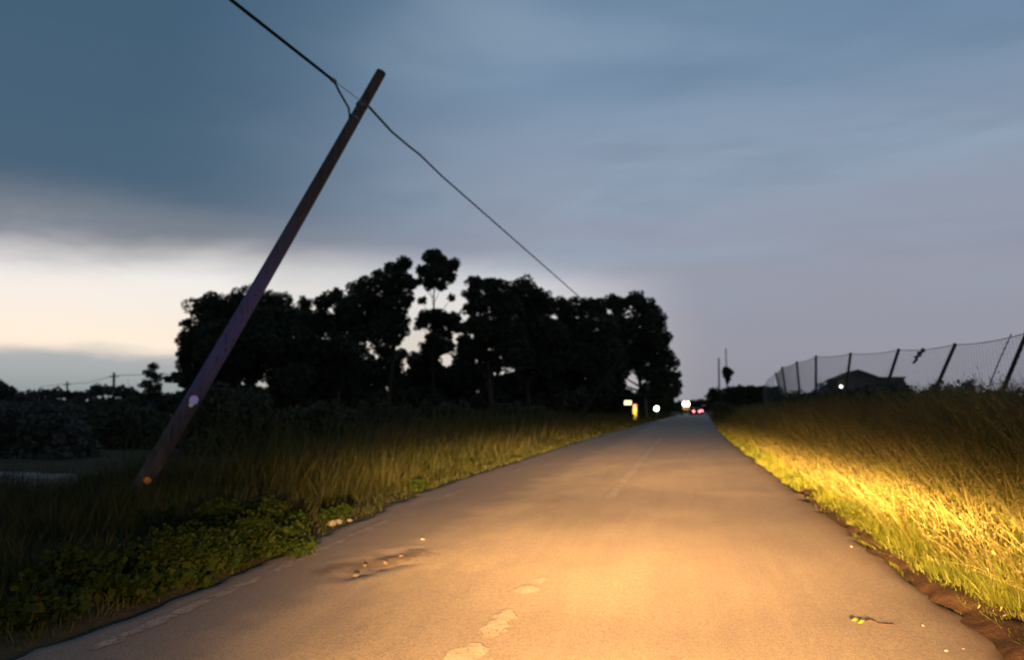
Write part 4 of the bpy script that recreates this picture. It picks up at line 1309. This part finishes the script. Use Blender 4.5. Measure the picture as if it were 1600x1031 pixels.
def tractor(xc, y0):
    """faces the camera (-Y)"""
    z0_ = 0.02
    t = thing('tractor', (xc, y0, z0_), 'oncoming tractor with bright amber roof lamps at the end of the road', 'tractor')
    MB().loft([rring(xc, y0 + a, hw, z0_ + zb, z0_ + zt_, .10) for a, hw, zb, zt_ in [(0, .36, .75, 1.25), (.12, .42, .68, 1.42), (1.5, .45, .68, 1.52)]]).build('bonnet', 'tractor_paint', t, True)
    MB().box((xc, y0 + .02, z0_ + 1.0), (.56, .10, .42), 0, None, .02).build('grille', 'lamp_housing', t)
    MB().box((xc, y0 + 1.5, z0_ + .60), (.5, 2.6, .3)).build('chassis', 'lamp_housing', t)
    for sx in (-1, 1):
        for yv in (1.5, 2.85):
            MB().tube([(xc + sx * .68, y0 + yv, z0_ + 1.0), (xc + sx * .62, y0 + yv + .05, z0_ + 2.3)], .045, 8).build('cab_pillar', 'lamp_housing', t)
        MB().prism([(xc + sx * .60, y0 + 2.0, z0_ + 1.62), (xc + sx * .60, y0 + 3.2, z0_ + 1.62), (xc + sx * .60, y0 + 3.5, z0_ + 1.1), (xc + sx * .60, y0 + 3.5, z0_ + 1.2), (xc + sx * .60, y0 + 3.2, z0_ + 1.7), (xc + sx * .60, y0 + 2.0, z0_ + 1.7)], (sx * .55, 0, 0)).build('mudguard', 'tractor_paint', t)
        wheel(t, (xc + sx * .88, y0 + 2.6, z0_ + .80), .80, .42)
        wheel(t, (xc + sx * .80, y0 + .55, z0_ + .50), .50, .30)
        MB().tube([(xc + sx * .25, y0 - .04, z0_ + 1.12), (xc + sx * .25, y0 + .06, z0_ + 1.12)], .10, 14).build('headlight', 'dipped_lamp', t)
        MB().ball((xc + sx * .30, y0 + 1.20, z0_ + 2.28), .44, 14, 10, (.85, .4, 1.1)).build('roof_lamp', 'amber_lamp', t, True)
    MB().box((xc, y0 + 2.15, z0_ + 2.62), (1.5, 1.6, .14), 0, None, .04).build('cab_roof', 'tractor_paint', t)
    MB().box((xc, y0 + 1.52, z0_ + 1.7), (1.22, .02, 1.05)).build('windscreen', 'window_glass', t)
    MB().box((xc, y0 + 2.5, z0_ + 1.2), (.5, .5, .6), 0, None, .05).build('seat', 'lamp_housing', t)
    MB().tube([(xc + .28, y0 + .9, z0_ + 1.45), (xc + .28, y0 + .9, z0_ + 2.2)], .04, 8).build('exhaust', 'lamp_housing', t)
p = P(1072, 632, 168)
tractor(p.x, 168)

# ------------------------------------------------------------------ litter on the asphalt and along its edges
def stone(name, label, px, py, r_, m, group=None, zb=None):
    g = G(px, py, .03)
    zg = max(float(road_z(g.x, g.y)), float(gz(g.x, g.y))) if zb is None else zb
    q = (random.uniform(.8, 1.3), random.uniform(.8, 1.2), random.uniform(.45, .7))
    return tag(MB().ball((g.x, g.y, zg + r_ * .3), r_, 7, 5, q, .22).build(name, m, None, False, origin=(g.x, g.y, zg)), label, 'stone', group)
for px, py, r_ in [(602, 879, .026), (626, 868, .020), (556, 898, .028), (570, 882, .018)]:
    stone('rubble_stone', 'lump of broken asphalt beside the pothole in the left lane', px, py, r_, 'stone', 'rubble around the pothole')
for px, py, r_, lab in [(518, 815, .06, 'largest pale stone on the left road edge below the weeds'), (530, 812, .045, 'middle of three pale stones on the left road edge'), (546, 810, .035, 'smallest pale stone, rightmost on the left road edge')]:
    stone('pale_stone', lab, px, py, r_, 'pale_stone', 'pale stones on the left edge')
for px, py, r_ in [(1442, 972, .010), (1478, 1010, .011), (1505, 1006, .009), (1424, 880, .014), (1330, 850, .014), (660, 842, .018)]:
    stone('pebble', 'small pale pebble lying loose on the asphalt', px, py, r_, 'pale_stone', 'pebbles on the asphalt')

def twig(label, P0, P1, P2, leafpos, nl):
    a, b, c_ = [G(*q, .035) for q in (P0, P1, P2)]
    t = thing('fallen_twig', (a.x, a.y, .02), label, 'twig', 'fallen twigs on the road')
    MB().tube([a, a.lerp(b, .5) + Vector((0, .01, .012)), b, c_], [.005, .005, .004, .003], 6).build('stem', 'twig_bark', t)
    for q in range(nl):
        g = G(leafpos[0] + q * 10, leafpos[1] + q * 3, .045)
        u1, u2 = Vector((.026, .006, .004 + .004 * q)), Vector((-.004, .016, .004))
        MB().add([g - u1, g + u2, g + u1, g - u2, g + Vector((0, 0, .014)), g - Vector((0, 0, .004))], [(0, 4, 1), (1, 4, 2), (2, 4, 3), (3, 4, 0), (1, 5, 0), (2, 5, 1), (3, 5, 2), (0, 5, 3)]).build('leaf', 'fresh_leaf', t)
twig('dark twig with a green leaf at the right road edge by the grass', (1244, 772), (1256, 774), (1268, 770), (1262, 777), 1)
twig('long thin twig with green leaves on the asphalt at lower right', (1352, 971), (1375, 975), (1398, 976), (1336, 968), 2)
